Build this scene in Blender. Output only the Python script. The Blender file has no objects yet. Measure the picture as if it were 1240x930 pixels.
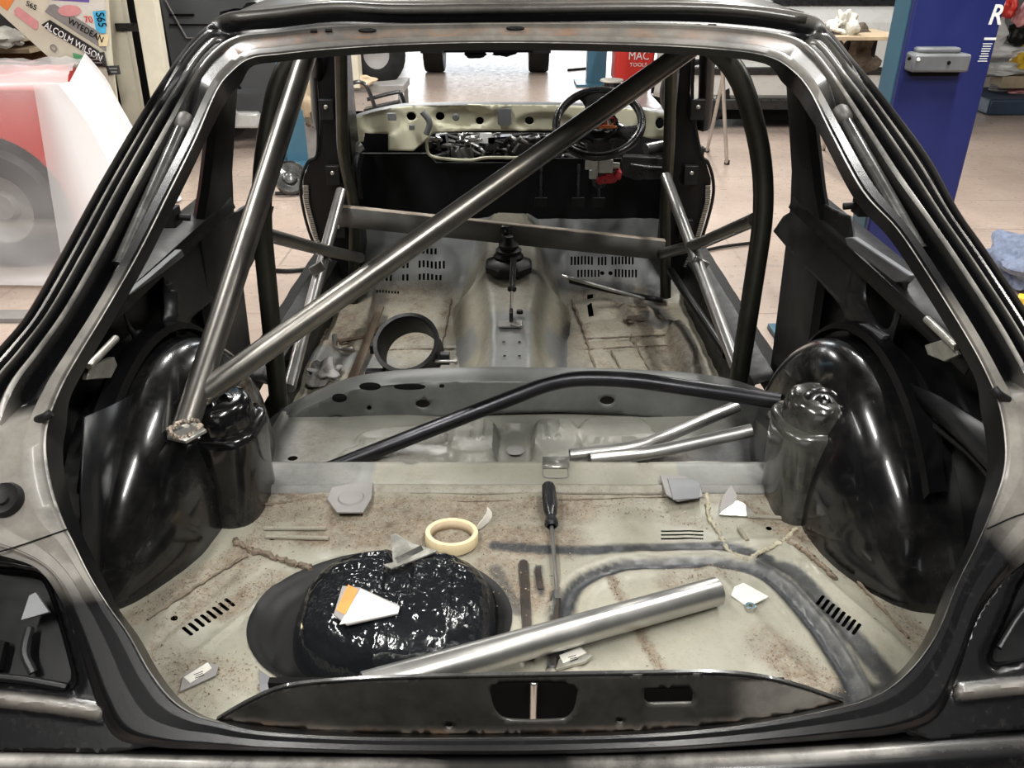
import bpy, bmesh, math, random
import numpy as np
from mathutils import Vector, Matrix, noise, geometry
random.seed(7)
PI = math.pi
S = bpy.context.scene
COL = S.collection
# ------------------------------------------------------------------ camera
PITCH = math.radians(28.0); FPX = 1000.0; CAM = Vector((0, 0, 1.46))
cd = bpy.data.cameras.new('camera'); cd.sensor_width = 36; cd.lens = 36*FPX/1240; cd.clip_start = .02; cd.clip_end = 200
cam = bpy.data.objects.new('camera', cd); COL.objects.link(cam)
cam.location = CAM; cam.rotation_euler = (PI/2-PITCH, 0, 0); S.camera = cam
# ------------------------------------------------------------------ world, view, lamps of the room
S.view_settings.view_transform = 'Standard'; S.view_settings.look = 'None'
S.view_settings.gamma = 1; S.view_settings.use_curve_mapping = False
S.view_settings.exposure = -0.08
w = bpy.data.worlds.new('world'); S.world = w; w.use_nodes = True
w.node_tree.nodes['Background'].inputs[0].default_value = (.86, .93, 1, 1)
w.node_tree.nodes['Background'].inputs[1].default_value = 1.2
def area(name, loc, rot, sx, sy, power, col=(1, .985, .945)):
    l = bpy.data.lights.new(name, 'AREA'); l.shape = 'RECTANGLE'; l.size = sx; l.size_y = sy
    l.energy = power; l.color = col
    o = bpy.data.objects.new(name, l); COL.objects.link(o); o.location = loc; o.rotation_euler = rot
    return o
# fluorescent battens: light source just below each batten body built further down
BATTENS = [(-1.05, -.35, 0), (.75, -.35, 0), (-1.35, 2.2, 0), (1.35, 2.2, 0), (-1.0, 5.2, 0), (1.4, 5.2, 0),
           (-3.6, 3.6, 0), (3.9, 3.4, 0), (-1.0, 8.6, 0), (1.8, 8.6, 0)]
CEIL = 3.3
for i, (x, y, r) in enumerate(BATTENS):
    area('batten_light', (x, y, CEIL-.17), (0, 0, 0), .12, 1.5, 42 if x < -3 else 92)
area('door_daylight', (1.0, 14.6, 1.7), (-PI/2, 0, 0), 5.6, 3.0, 270, (.92, .96, 1))
area('rear_area_light', (-.6, -3.7, 1.9), (PI/2, 0, 0), 3.2, 1.8, 20, (.95, .97, 1))  # faint area light ahead of the solid back wall

# ------------------------------------------------------------------ pixel helpers (1240x930 photo -> points at real depths)
sP, cP = math.sin(PITCH), math.cos(PITCH)
def rayd(px, py):
    v = (465-py)/FPX
    return Vector(((px-620)/FPX, cP+v*sP, -sP+v*cP))
def PD(px, py, D): return CAM+rayd(px, py)*D
def PZ(px, py, z): d = rayd(px, py); return CAM+d*((z-CAM.z)/d.z)
def PY(px, py, y): d = rayd(px, py); return CAM+d*(y/d.y)
def PX(px, py, x): d = rayd(px, py); return CAM+d*(x/d.x)
HN = Vector((0, -.67, .88)).normalized(); H0 = Vector((0, .70, .65))
def PH(px, py, off=0.):
    d = rayd(px, py); t = ((H0+HN*off)-CAM).dot(HN)/d.dot(HN)
    return CAM+d*t
def PS(px, py, zf):
    z = .3
    for _ in range(12): p = PZ(px, py, z); z = .5*z+.5*zf(p.x, p.y)
    return PZ(px, py, z)
def sm(t):
    t = min(1, max(0, t)); return t*t*(3-2*t)
# ------------------------------------------------------------------ materials
def nodes(name):
    m = bpy.data.materials.new(name); m.use_nodes = True
    nt = m.node_tree; b = nt.nodes['Principled BSDF']
    return m, nt, b
def N(nt, t, **kw):
    n = nt.nodes.new(t)
    for k, v in kw.items(): setattr(n, k, v)
    return n
def noise_n(nt, scale, detail=5, rough=.6, coord='Object'):
    tc = N(nt, 'ShaderNodeTexCoord'); n = N(nt, 'ShaderNodeTexNoise')
    n.inputs['Scale'].default_value = scale; n.inputs['Detail'].default_value = detail; n.inputs['Roughness'].default_value = rough
    nt.links.new(tc.outputs[coord], n.inputs['Vector']); return n.outputs['Fac']
def ramp(nt, inp, stops):
    r = N(nt, 'ShaderNodeValToRGB'); el = r.color_ramp.elements
    while len(el) < len(stops): el.new(.5)
    for e, (p, c) in zip(el, stops):
        e.position = p; e.color = (c[0], c[1], c[2], 1) if hasattr(c, '__len__') else (c, c, c, 1)
    nt.links.new(inp, r.inputs[0]); return r.outputs[0]
def mix(nt, fac, a, b):
    m = N(nt, 'ShaderNodeMix', data_type='RGBA')
    for s, v in ((0, fac), (6, a), (7, b)):
        if isinstance(v, (int, float)): m.inputs[s].default_value = v
        elif isinstance(v, tuple): m.inputs[s].default_value = (*v, 1)
        else: nt.links.new(v, m.inputs[s])
    return m.outputs[2]
def mth(nt, op, a, b=None, clamp=False):
    m = N(nt, 'ShaderNodeMath', operation=op, use_clamp=clamp)
    for i, v in enumerate((a, b)):
        if v is None: continue
        if isinstance(v, (int, float)): m.inputs[i].default_value = v
        else: nt.links.new(v, m.inputs[i])
    return m.outputs[0]
def attr(nt, name): a = N(nt, 'ShaderNodeAttribute'); a.attribute_name = name; return a.outputs['Fac']
def bump(nt, b, h, s=.3, d=.002):
    n = N(nt, 'ShaderNodeBump'); n.inputs['Strength'].default_value = s; n.inputs['Distance'].default_value = d
    nt.links.new(h, n.inputs['Height']); nt.links.new(n.outputs[0], b.inputs['Normal'])
def simple(name, col, rough=.5, metal=0., var=.12, scale=18, bmp=0., coat=0., spec=.5):
    m, nt, b = nodes(name)
    f = noise_n(nt, scale)
    lo = tuple(c*(1-var) for c in col); hi = tuple(min(1, c*(1+var)) for c in col)
    nt.links.new(ramp(nt, f, [(.3, lo), (.7, hi)]), b.inputs['Base Color'])
    nt.links.new(ramp(nt, f, [(.3, max(0, rough-.08)), (.7, min(1, rough+.08))]), b.inputs['Roughness'])
    b.inputs['Metallic'].default_value = metal; b.inputs['Coat Weight'].default_value = coat; b.inputs['Specular IOR Level'].default_value = spec
    if bmp: bump(nt, b, f, bmp)
    return m
M = {}
# gloss black car paint, a little dust and haze in it
m, nt, b = nodes('black_gloss_paint'); M['gloss'] = m
f1 = noise_n(nt, 7, 6, .65); f2 = noise_n(nt, 60, 4, .7)
du = mth(nt, 'MULTIPLY', ramp(nt, f1, [(.42, 0.), (.75, 1.)]), ramp(nt, f2, [(.35, .2), (.7, 1.)]))
nt.links.new(mix(nt, du, (.004, .004, .0045), (.022, .021, .019)), b.inputs['Base Color'])
nt.links.new(ramp(nt, du, [(0, .17), (1, .45)]), b.inputs['Roughness'])
b.inputs['Coat Weight'].default_value = .5; b.inputs['Coat Roughness'].default_value = .06
# frame paint: black, with the attribute 'dust' for polishing dust and overspray
m, nt, b = nodes('dusty_black_paint'); M['dusty'] = m
f1 = noise_n(nt, 9, 7, .68); f2 = noise_n(nt, 95, 4, .75); f3 = noise_n(nt, 3.2, 3, .5)
d = mth(nt, 'MULTIPLY', mth(nt, 'SUBTRACT', attr(nt, 'dust'), .11, True), 1.12, True)
k = mth(nt, 'MULTIPLY', d, ramp(nt, f1, [(.25, .25), (.65, 1.)]), True)
k = mth(nt, 'ADD', k, mth(nt, 'MULTIPLY', ramp(nt, f2, [(.55, 0.), (.78, .05)]), ramp(nt, f3, [(.4, 0.), (.6, 1.)])), True)
base = mix(nt, k, (.0035, .0035, .004), (.27, .25, .22))
e = attr(nt, 'edge'); base = mix(nt, mth(nt, 'MULTIPLY', e, ramp(nt, f1, [(.35, .1), (.6, 1.)])), base, (.55, .52, .47))  # edge: pale wear on the lips, plus highlights painted on ridges and bumper
r_ = attr(nt, 'rust'); base = mix(nt, mth(nt, 'MULTIPLY', r_, ramp(nt, noise_n(nt, 22, 6, .7), [(.42, 0.), (.62, 1.)])), base, (.22, .105, .05))
nt.links.new(base, b.inputs['Base Color'])
nt.links.new(ramp(nt, k, [(0, .26), (.5, .42), (1, .6)]), b.inputs['Roughness'])
b.inputs['Coat Weight'].default_value = .12; b.inputs['Coat Roughness'].default_value = .12; b.inputs['Specular IOR Level'].default_value = .32
bump(nt, b, f2, .12, .001)
# satin black of inner panels
M['inner'] = simple('inner_black_paint', (.0032, .0032, .0036), .34, 0, .35, 9, .1, 0, .28)
M['innergrey'] = simple('inner_grey_paint', (.0125, .013, .014), .36, 0, .25, 7, .1, 0, .35)
M['bulk'] = simple('bulkhead_dark_paint', (.006, .006, .007), .45, 0, .3, 6, 0, 0, .2)
M['rubber'] = simple('black_rubber', (.0055, .0055, .0055), .5, 0, .3, 30, .2, 0, .3)
M['plastic'] = simple('black_plastic', (.014, .014, .015), .3, 0, .3, 20)
M['deep'] = simple('matte_black', (.004, .004, .004), .8, 0, .1, 5, 0, 0, .1)
# cream shell paint with attributes dirt, grey (seam sealer, darker front toe board), bare
m, nt, b = nodes('cream_shell_paint'); M['cream'] = m
f1 = noise_n(nt, 12, 8, .7); f2 = noise_n(nt, 75, 6, .75); f3 = noise_n(nt, 4, 4, .6); f4 = noise_n(nt, 260, 3, .7)
base = mix(nt, ramp(nt, f1, [(.3, 0.), (.7, 1.)]), (.21, .203, .16), (.34, .33, .268))
dd = attr(nt, 'dirt')
dk = mth(nt, 'ADD', mth(nt, 'MULTIPLY', dd, ramp(nt, f1, [(.3, .45), (.6, 1.)])), mth(nt, 'MULTIPLY', .42, ramp(nt, f1, [(.46, 0.), (.64, 1.)])), True)
dk = mth(nt, 'MULTIPLY', dk, ramp(nt, f2, [(.28, .3), (.58, 1.)]), True)
base = mix(nt, mth(nt, 'MULTIPLY', dk, .92), base, mix(nt, ramp(nt, noise_n(nt, 28, 6, .7), [(.35, 0.), (.65, 1.)]), (.085, .055, .034), (.21, .16, .11)))
sp = mth(nt, 'MULTIPLY', ramp(nt, f4, [(.58, 0.), (.66, 1.)]), mth(nt, 'ADD', mth(nt, 'MULTIPLY', dd, .9), .22), True)
base = mix(nt, sp, base, (.05, .03, .02))
gk = attr(nt, 'grey')
base = mix(nt, mth(nt, 'MULTIPLY', gk, ramp(nt, f2, [(.2, .75), (.5, 1.)]), True), base, mix(nt, f1, (.012, .0135, .016), (.040, .042, .046)))
lg = attr(nt, 'primer')
base = mix(nt, mth(nt, 'MULTIPLY', lg, ramp(nt, f1, [(.25, .6), (.55, 1.)]), True), base, (.15, .155, .155))
nt.links.new(base, b.inputs['Base Color'])
nt.links.new(ramp(nt, mth(nt, 'ADD', dk, ramp(nt, f3, [(.3, 0.), (.7, .2)])), [(0, .28), (.6, .62), (1, .8)]), b.inputs['Roughness'])
bump(nt, b, f2, .2, .0015)
M['creamclean'] = simple('cream_scuttle_paint', (.60, .58, .43), .4, 0, .08, 10)
M['primer'] = simple('grey_primer', (.13, .135, .14), .45, 0, .15, 14)
M['crossgrey'] = simple('grey_overspray_steel', (.115, .118, .112), .42, 0, .28, 8, .15)
# glossy lumpy sealer on the tank hump
m, nt, b = nodes('lumpy_black_sealer'); M['lumpy'] = m
b.inputs['Base Color'].default_value = (.008, .009, .0105, 1)
f = noise_n(nt, 48, 2, .5); f_ = noise_n(nt, 8, 3, .5)
nt.links.new(ramp(nt, f_, [(.35, .07), (.7, .22)]), b.inputs['Roughness'])
bump(nt, b, f, .45, .006)
# bare drawn steel tube
def steel(name, c0, c1, rough, tint=None):
    m, nt, b = nodes(name)
    f = noise_n(nt, 6, 5, .6); g = noise_n(nt, 18, 4, .6)
    base = mix(nt, ramp(nt, f, [(.35, 0.), (.7, 1.)]), c0, c1)
    if tint: base = mix(nt, ramp(nt, noise_n(nt, 3.1, 4, .6), [(.5, 0.), (.68, .7)]), base, tint)
    nt.links.new(base, b.inputs['Base Color']); b.inputs['Metallic'].default_value = .9
    nt.links.new(ramp(nt, g, [(.3, rough-.02), (.7, rough+.05)]), b.inputs['Roughness'])
    bump(nt, b, g, .02, .0004); return m
M['steel'] = steel('cage_tube_steel', (.14, .134, .123), (.26, .245, .22), .31, (.20, .15, .11))
M['bright'] = simple('bright_steel', (.62, .61, .58), .27, 1., .06, 8)
M['worn'] = steel('worn_steel', (.36, .355, .34), (.56, .55, .53), .3, (.25, .22, .2))
M['darktube'] = steel('dark_oiled_tube', (.025, .025, .028), (.05, .05, .054), .3)
M['darktube2'] = steel('olive_oiled_tube', (.045, .045, .037), (.08, .08, .066), .36)
M['rusty'] = steel('rusty_rod', (.14, .10, .075), (.24, .19, .145), .5)
M['gasbody'] = simple('strut_black_enamel', (.05, .05, .048), .25, .3, .3, 30, 0, .5)
M['chrome'] = simple('chrome', (.8, .8, .8), .12, 1., .05)
M['weld'] = simple('weld_bead', (.30, .25, .2), .5, .6, .5, 160, .8)
# workshop floor
m, nt, b = nodes('workshop_floor'); M['floor'] = m
f1 = noise_n(nt, 1.3, 7, .65); f2 = noise_n(nt, 14, 6, .7)
base = mix(nt, ramp(nt, f1, [(.3, 0.), (.72, 1.)]), (.37, .285, .235), (.52, .42, .355))
base = mix(nt, ramp(nt, f2, [(.5, 0.), (.72, .45)]), base, (.24, .185, .15))
tc = N(nt, 'ShaderNodeTexCoord'); br = N(nt, 'ShaderNodeTexBrick')
br.inputs['Scale'].default_value = 1; br.inputs['Mortar Size'].default_value = .006
br.inputs['Brick Width'].default_value = 2.4; br.inputs['Row Height'].default_value = .62
br.inputs['Color1'].default_value = br.inputs['Color2'].default_value = (1, 1, 1, 1); br.inputs['Mortar'].default_value = (0, 0, 0, 1)
nt.links.new(tc.outputs['Object'], br.inputs['Vector'])
base = mix(nt, mth(nt, 'MULTIPLY', ramp(nt, br.outputs['Color'], [(0, .6), (1, 0.)]), ramp(nt, f1, [(.35, .2), (.6, 1.)])), base, (.1, .08, .065))
nt.links.new(base, b.inputs['Base Color'])
nt.links.new(ramp(nt, f2, [(.3, .22), (.75, .5)]), b.inputs['Roughness'])
M['wall'] = simple('painted_wall', (.10, .095, .088), .8, 0, .06, 3)
M['ceil'] = simple('dull_ceiling', (.05, .049, .046), .8, 0, .05, 3)
M['blue'] = simple('lift_blue', (.013, .02, .12), .4, 0, .12, 4)
M['teal'] = simple('lift_teal', (.04, .125, .185), .4, 0, .1, 4)
M['red'] = simple('red_enamel', (.62, .035, .025), .35, 0, .06, 4)
M['white'] = simple('white_paint', (.8, .8, .78), .5, 0, .05)
M['paper'] = simple('paper_label', (.60, .58, .52), .7, 0, .06, 50)
M['tapebeige'] = simple('masking_tape_paper', (.68, .56, .34), .7, 0, .08, 60)
M['card'] = simple('cardboard_core', (.42, .33, .22), .8)
M['orange'] = simple('orange_label', (.72, .22, .05), .6)
M['wood'] = simple('raw_timber', (.45, .35, .23), .75, 0, .2, 6)
M['palewood'] = simple('painted_timber', (.58, .54, .43), .65, 0, .12, 5)
M['greyvan'] = simple('van_grey', (.11, .115, .12), .45, .2, .1, 2)
M['silver'] = simple('silver_car_paint', (.60, .60, .58), .3, .05, .05, 3, 0, .5)
M['pink'] = simple('faded_red_sticker', (.62, .27, .27), .6)
M['grey'] = simple('mid_grey', (.22, .21, .2), .6)
M['towerdust'] = simple('dust_hazed_paint', (.035, .035, .03), .2, 0, .9, 11, 0, .6)
M['joint'] = simple('dusty_joint_plastic', (.055, .05, .045), .5, 0, .4, 40)
M['cyan'] = simple('cyan_sticker', (.06, .42, .68), .5)
M['yellow'] = simple('yellow_plastic', (.78, .5, .04), .5)
M['navy'] = simple('navy_ramp', (.03, .05, .09), .5)
M['purple'] = simple('purple_print', (.12, .08, .32), .5)
M['green'] = simple('green_print', (.08, .3, .14), .5)
M['cloth'] = simple('blue_grey_cloth', (.16, .19, .27), .9, 0, .3, 40, .6)
M['brown'] = simple('varnished_handle', (.22, .12, .05), .35, 0, .3, 30)
M['rag'] = simple('oily_rag', (.10, .08, .06), .9, 0, .5, 40, .6)
M['beige'] = simple('dusty_angle_top', (.40, .335, .27), .5, .2, .15, 20)
M['redcable'] = simple('red_connector', (.42, .02, .03), .4)
M['zinc'] = simple('zinc_plate', (.48, .47, .42), .35, .8, .2, 60)
m, nt, b = nodes('lamp_tube_glow'); M['glow'] = m
b.inputs['Base Color'].default_value = (.9, .9, .9, 1); b.inputs['Emission Color'].default_value = (1, .97, .92, 1); b.inputs['Emission Strength'].default_value = 6
m, nt, b = nodes('clear_dust_sheet'); M['sheet'] = m
b.inputs['Base Color'].default_value = (.82, .80, .80, 1); b.inputs['Roughness'].default_value = .45
ta = attr(nt, 'cover'); nt.links.new(ta, b.inputs['Alpha'])
b.inputs['Subsurface Weight'].default_value = 0
m, nt, b = nodes('grit'); M['grit'] = m
oi = noise_n(nt, 300, 2); nt.links.new(ramp(nt, oi, [(.35, (.09, .055, .03)), (.6, (.28, .2, .13)), (.7, (.5, .45, .38))]), b.inputs['Base Color'])
b.inputs['Roughness'].default_value = .9

# ------------------------------------------------------------------ mesh building
WO = {}
class MB:
    def __init__(s): s.v = []; s.f = []; s.mi = []; s.mats = []; s.at = {}
    def m(s, mat):
        if mat not in s.mats: s.mats.append(mat)
        return s.mats.index(mat)
    def add(s, vs, fs, mat):
        n = len(s.v); s.v += [Vector(p) for p in vs]; k = s.m(mat)
        for f in fs: s.f.append([i+n for i in f]); s.mi.append(k)
        return n
    def box(s, c, sz, mat, R=None, taper=1.):
        hx, hy, hz = [a/2 for a in sz]; vs = []
        for z in (-hz, hz):
            t = taper if z > 0 else 1
            for x, y in ((-hx, -hy), (hx, -hy), (hx, hy), (-hx, hy)):
                p = Vector((x*t, y*t, z)); p = R @ p if R else p; vs.append(p+Vector(c))
        s.add(vs, [(3, 2, 1, 0), (4, 5, 6, 7), (0, 1, 5, 4), (1, 2, 6, 5), (2, 3, 7, 6), (3, 0, 4, 7)], mat); return s
    def prism(s, pts, d, mat):
        pts = [Vector(p) for p in pts]; d = Vector(d); n = len(pts)
        nr = Vector((0, 0, 0))
        for i in range(n): nr += (pts[i]-pts[0]).cross(pts[(i+1) % n]-pts[0])
        if nr.dot(d) > 0: pts.reverse()
        tri = geometry.tessellate_polygon([pts])
        vs = pts+[p+d for p in pts]
        fs = [tuple(t) for t in tri]+[tuple(i+n for i in reversed(t)) for t in tri]
        # quads for the rim
        fs += [(i, i+n, (i+1) % n+n, (i+1) % n) for i in range(n)]
        s.add(vs, fs, mat); return s
    def grid(s, rows, mat, close_u=False, close_v=False):
        nr, nc = len(rows), len(rows[0]); vs = [p for r in rows for p in r]; fs = []
        for i in range(nr if close_u else nr-1):
            for j in range(nc if close_v else nc-1):
                a = i*nc+j; b_ = i*nc+(j+1) % nc; c = ((i+1) % nr)*nc+(j+1) % nc; e = ((i+1) % nr)*nc+j
                fs.append((a, b_, c, e))
        s.add(vs, fs, mat); return s
    def tube(s, pts, r, mat, n=16, wall=0., cap=True, mat_in=None, squash=None, sub=6, rads=None):
        pts = crom(pts, sub) if len(pts) > 2 and sub else [Vector(p) for p in pts]
        k = len(pts)
        def rings(r0):
            rows = []; up = None
            for i, p in enumerate(pts):
                t = (pts[min(i+1, k-1)]-pts[max(i-1, 0)]).normalized()
                if up is None: up = t.orthogonal().normalized()
                up = (up-t*up.dot(t)).normalized(); sd = t.cross(up)
                rr = r0 if rads is None else r0*np.interp(i/(k-1), np.linspace(0, 1, len(rads)), rads)
                row = []
                for j in range(n):
                    a = 2*PI*j/n; q = up*math.cos(a)*rr+sd*math.sin(a)*rr
                    if squash: q = q-squash[0]*q.dot(squash[0])*(1-squash[1])
                    row.append(p+q)
                rows.append(row)
            return rows
        o = rings(r); s.grid(o, mat, close_v=True)
        if wall:
            i_ = rings(r-wall); s.grid([list(reversed(x)) for x in i_], mat_in or mat, close_v=True)
            for e in (0, -1):
                rows = [o[e], i_[e]] if e else [i_[e], o[e]]
                s.grid(rows, M['bright'] if mat in (M['steel'], M['worn']) else mat, close_v=True)
        elif cap:
            a = len(s.v)-k*n
            s.f.append(list(range(a+n-1, a-1, -1))); s.mi.append(s.m(mat))
            s.f.append(list(range(a+(k-1)*n, a+k*n))); s.mi.append(s.m(mat))
        return s
    def lathe(s, prof, c, mat, axis=(0, 0, 1), n=28):
        ax = Vector(axis).normalized(); u = ax.orthogonal().normalized(); w_ = ax.cross(u); c = Vector(c)
        rows = [[c+ax*h+(u*math.cos(2*PI*j/n)+w_*math.sin(2*PI*j/n))*r for j in range(n)] for r, h in prof]
        s.grid(rows, mat, close_v=True)
        return s
    def ball(s, c, r, mat, sc=(1, 1, 1), n=12):
        rows = []
        for i in range(n+1):
            a = PI*i/n; rr = max(math.sin(a), 1e-3)
            rows.append([Vector(c)+Vector((rr*math.cos(2*PI*j/(2*n))*r*sc[0], -rr*math.sin(2*PI*j/(2*n))*r*sc[1], math.cos(a)*r*sc[2])) for j in range(2*n)])
        s.grid(rows, mat, close_v=True); return s
    def lump(s, c, sz, mat, seed=0, n=3, amp=.25):
        bm = bmesh.new(); bmesh.ops.create_icosphere(bm, subdivisions=n, radius=1)
        vs = []
        for v in bm.verts:
            k = 1+amp*noise.noise(v.co*1.7+Vector((seed*3.1, seed, 0)))*1.6
            vs.append(Vector((v.co.x*sz[0]*k, v.co.y*sz[1]*k, v.co.z*sz[2]*k))+Vector(c))
        s.add(vs, [[v.index for v in f.verts] for f in bm.faces], mat); bm.free(); return s
    def build(s, name, parent=None, bevel=0., ang=38, solid=0., sub=0, smooth=True, label=None, fix=True):
        vs = s.v; mn = Vector([min(p[i] for p in vs) for i in range(3)]); mx = Vector([max(p[i] for p in vs) for i in range(3)])
        org = Vector(((mn.x+mx.x)/2, (mn.y+mx.y)/2, mn.z))
        me = bpy.data.meshes.new(name); me.from_pydata([p-org for p in vs], [], s.f)
        for m_ in s.mats: me.materials.append(m_)
        me.polygons.foreach_set('material_index', s.mi)
        for k, a in s.at.items():
            if len(a) == len(vs):
                at = me.attributes.new(k, 'FLOAT', 'POINT'); at.data.foreach_set('value', a)
        if fix:
            bm = bmesh.new(); bm.from_mesh(me); bmesh.ops.remove_doubles(bm, verts=bm.verts, dist=1e-6)
            bmesh.ops.recalc_face_normals(bm, faces=bm.faces); bm.to_mesh(me); bm.free()
        me.polygons.foreach_set('use_smooth', [smooth]*len(me.polygons)); me.update()
        if smooth: me.set_sharp_from_angle(angle=math.radians(ang))
        o = bpy.data.objects.new(name, me); COL.objects.link(o)
        WO[o.name] = org
        if parent is not None: o.parent = parent; o.location = org-WO[parent.name]
        else: o.location = org
        if solid: md = o.modifiers.new('solid', 'SOLIDIFY'); md.thickness = solid; md.offset = -1
        if bevel: md = o.modifiers.new('bevel', 'BEVEL'); md.width = bevel; md.segments = 2; md.limit_method = 'ANGLE'; md.angle_limit = math.radians(40)
        if sub: md = o.modifiers.new('sub', 'SUBSURF'); md.levels = md.render_levels = sub
        if label: o['label'] = label
        return o
def crom(pts, sub=6, closed=False):
    P = [Vector(p) for p in pts]; n = len(P); out = []
    for i in range(n if closed else n-1):
        if closed: p0, p1, p2, p3 = P[(i-1) % n], P[i], P[(i+1) % n], P[(i+2) % n]
        else:
            p1, p2 = P[i], P[i+1]; p0 = P[i-1] if i else p1*2-p2; p3 = P[i+2] if i+2 < n else p2*2-p1
        for k in range(sub):
            t = k/sub
            out.append(.5*((2*p1)+(-p0+p2)*t+(2*p0-5*p1+4*p2-p3)*t*t+(-p0+3*p1-3*p2+p3)*t**3))
    if not closed: out.append(P[-1].copy())
    return out
def bendpath(pts, r=.06, n=6):
    """straight runs joined by round bends"""
    P = [Vector(p) for p in pts]; out = [P[0]]
    for i in range(1, len(P)-1):
        a, b_, c = P[i-1], P[i], P[i+1]; u = (a-b_); v = (c-b_)
        k = min(r, u.length*.45, v.length*.45); A = b_+u.normalized()*k; C = b_+v.normalized()*k
        for j in range(n+1): t = j/n; out.append(A*(1-t)**2+b_*2*t*(1-t)+C*t*t)
    out.append(P[-1]); return out
def thing(name, label, cat, loc, group=None):
    o = bpy.data.objects.new(name, None); COL.objects.link(o); o.empty_display_size = .05
    o.location = loc; WO[o.name] = Vector(loc); o['label'] = label; o['category'] = cat
    if group: o['group'] = group
    return o
def tag(o, label, cat, group=None):
    o['label'] = label; o['category'] = cat
    if group: o['group'] = group
    return o
def struct(o): o['kind'] = 'structure'; return o
def inpoly(X, Y, poly):
    c = np.zeros(X.shape, bool); n = len(poly); j = n-1
    for i in range(n):
        xi, yi = poly[i]; xj, yj = poly[j]
        if yi != yj:
            c ^= ((yi > Y) != (yj > Y)) & (X < (xj-xi)*(Y-yi)/(yj-yi)+xi)
        j = i
    return c
def dline(X, Y, pl, closed=False):
    d = np.full(X.shape, 1e9); pl = [tuple(p[:2]) for p in pl]
    if len(pl) == 1: return np.hypot(X-pl[0][0], Y-pl[0][1])
    segs = list(zip(pl[:-1], pl[1:]))+([(pl[-1], pl[0])] if closed else [])
    for (ax, ay), (bx, by) in segs:
        dx, dy = bx-ax, by-ay; L = dx*dx+dy*dy+1e-12
        t = np.clip(((X-ax)*dx+(Y-ay)*dy)/L, 0, 1)
        d = np.minimum(d, np.hypot(X-ax-t*dx, Y-ay-t*dy))
    return d
def smn(t): t = np.clip(t, 0, 1); return t*t*(3-2*t)
def pl_s(c, pts, sub=5, closed=False):   # smooth 2d polyline
    return [(p.x, p.y) for p in crom([Vector((a, b_, 0)) for a, b_ in pts], sub, closed)]
def circ(cx, cy, r, n=14, ry=None):
    return [(cx+r*math.cos(2*PI*i/n), cy+(ry or r)*math.sin(2*PI*i/n)) for i in range(n)]
def slot(ax, ay, bx, by, w_):
    d = Vector((bx-ax, by-ay)); n = Vector((-d.y, d.x)).normalized()*w_/2
    e = d.normalized()*w_*.3
    return [(ax-n.x, ay-n.y), (bx-n.x, by-n.y), (bx+e.x-n.x*.4, by+e.y-n.y*.4), (bx+e.x+n.x*.4, by+e.y+n.y*.4), (bx+n.x, by+n.y), (ax+n.x, ay+n.y), (ax-e.x+n.x*.4, ay-e.y+n.y*.4), (ax-e.x-n.x*.4, ay-e.y-n.y*.4)]
def plateau(X, Y, poly, h, e):
    d = dline(X, Y, poly, True); sgn = np.where(inpoly(X, Y, poly), 1., -1.)
    return h*smn((d*sgn+e)/(2*e))
def sheet(outline, holes, step, to3d, mat, attrs=None, mb=None, jitter=.15):
    """pressed panel: triangulated 2d region with holes, lifted into space by to3d(U,V)->Nx3"""
    us = [p[0] for p in outline]; vs = [p[1] for p in outline]
    rng = np.random.RandomState(3)
    gx = np.arange(min(us)+step/2, max(us), step); gy = np.arange(min(vs)+step/2, max(vs), step)
    X, Y = np.meshgrid(gx, gy); X = X.ravel(); Y = Y.ravel()
    X = X+rng.uniform(-jitter, jitter, X.size)*step; Y = Y+rng.uniform(-jitter, jitter, Y.size)*step
    loops = []
    for lp in [outline]+holes:
        res = []
        for (a, b_) in zip(lp, lp[1:]+lp[:1]):
            L = math.hypot(b_[0]-a[0], b_[1]-a[1]); k = max(1, int(L/(step*1.2)))
            res += [(a[0]+(b_[0]-a[0])*i/k, a[1]+(b_[1]-a[1])*i/k) for i in range(k)]
        loops.append(res)
    keep = inpoly(X, Y, outline)
    for lp in loops: keep &= dline(X, Y, lp, True) > step*.35
    for h in holes: keep &= ~inpoly(X, Y, h)
    X, Y = X[keep], Y[keep]
    pts = []; ed = []
    for lp in loops:
        n0 = len(pts); pts += [Vector(p) for p in lp]; ed += [(n0+i, n0+(i+1) % len(lp)) for i in range(len(lp))]
    pts += [Vector((a, b_)) for a, b_ in zip(X, Y)]
    r = geometry.delaunay_2d_cdt(pts, ed, [], 0, 1e-7)
    V2 = np.array([tuple(p) for p in r[0]]); F = np.array([tuple(f) for f in r[2] if len(f) == 3])
    C = V2[F].mean(axis=1); k = inpoly(C[:, 0], C[:, 1], outline)
    for h in holes: k &= ~inpoly(C[:, 0], C[:, 1], h)
    F = F[k]; used = np.unique(F); mp = -np.ones(len(V2), int); mp[used] = np.arange(len(used)); F = mp[F]; V2 = V2[used]
    P3 = to3d(V2[:, 0], V2[:, 1])
    mb = mb or MB(); n0 = len(mb.v)
    mb.add([Vector(p) for p in P3], [tuple(f) for f in F], mat)
    if attrs:
        for kx, fn in attrs.items():
            a = list(fn(V2[:, 0], V2[:, 1])); mb.at.setdefault(kx, [0.]*n0); mb.at[kx] += a
    return mb
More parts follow.
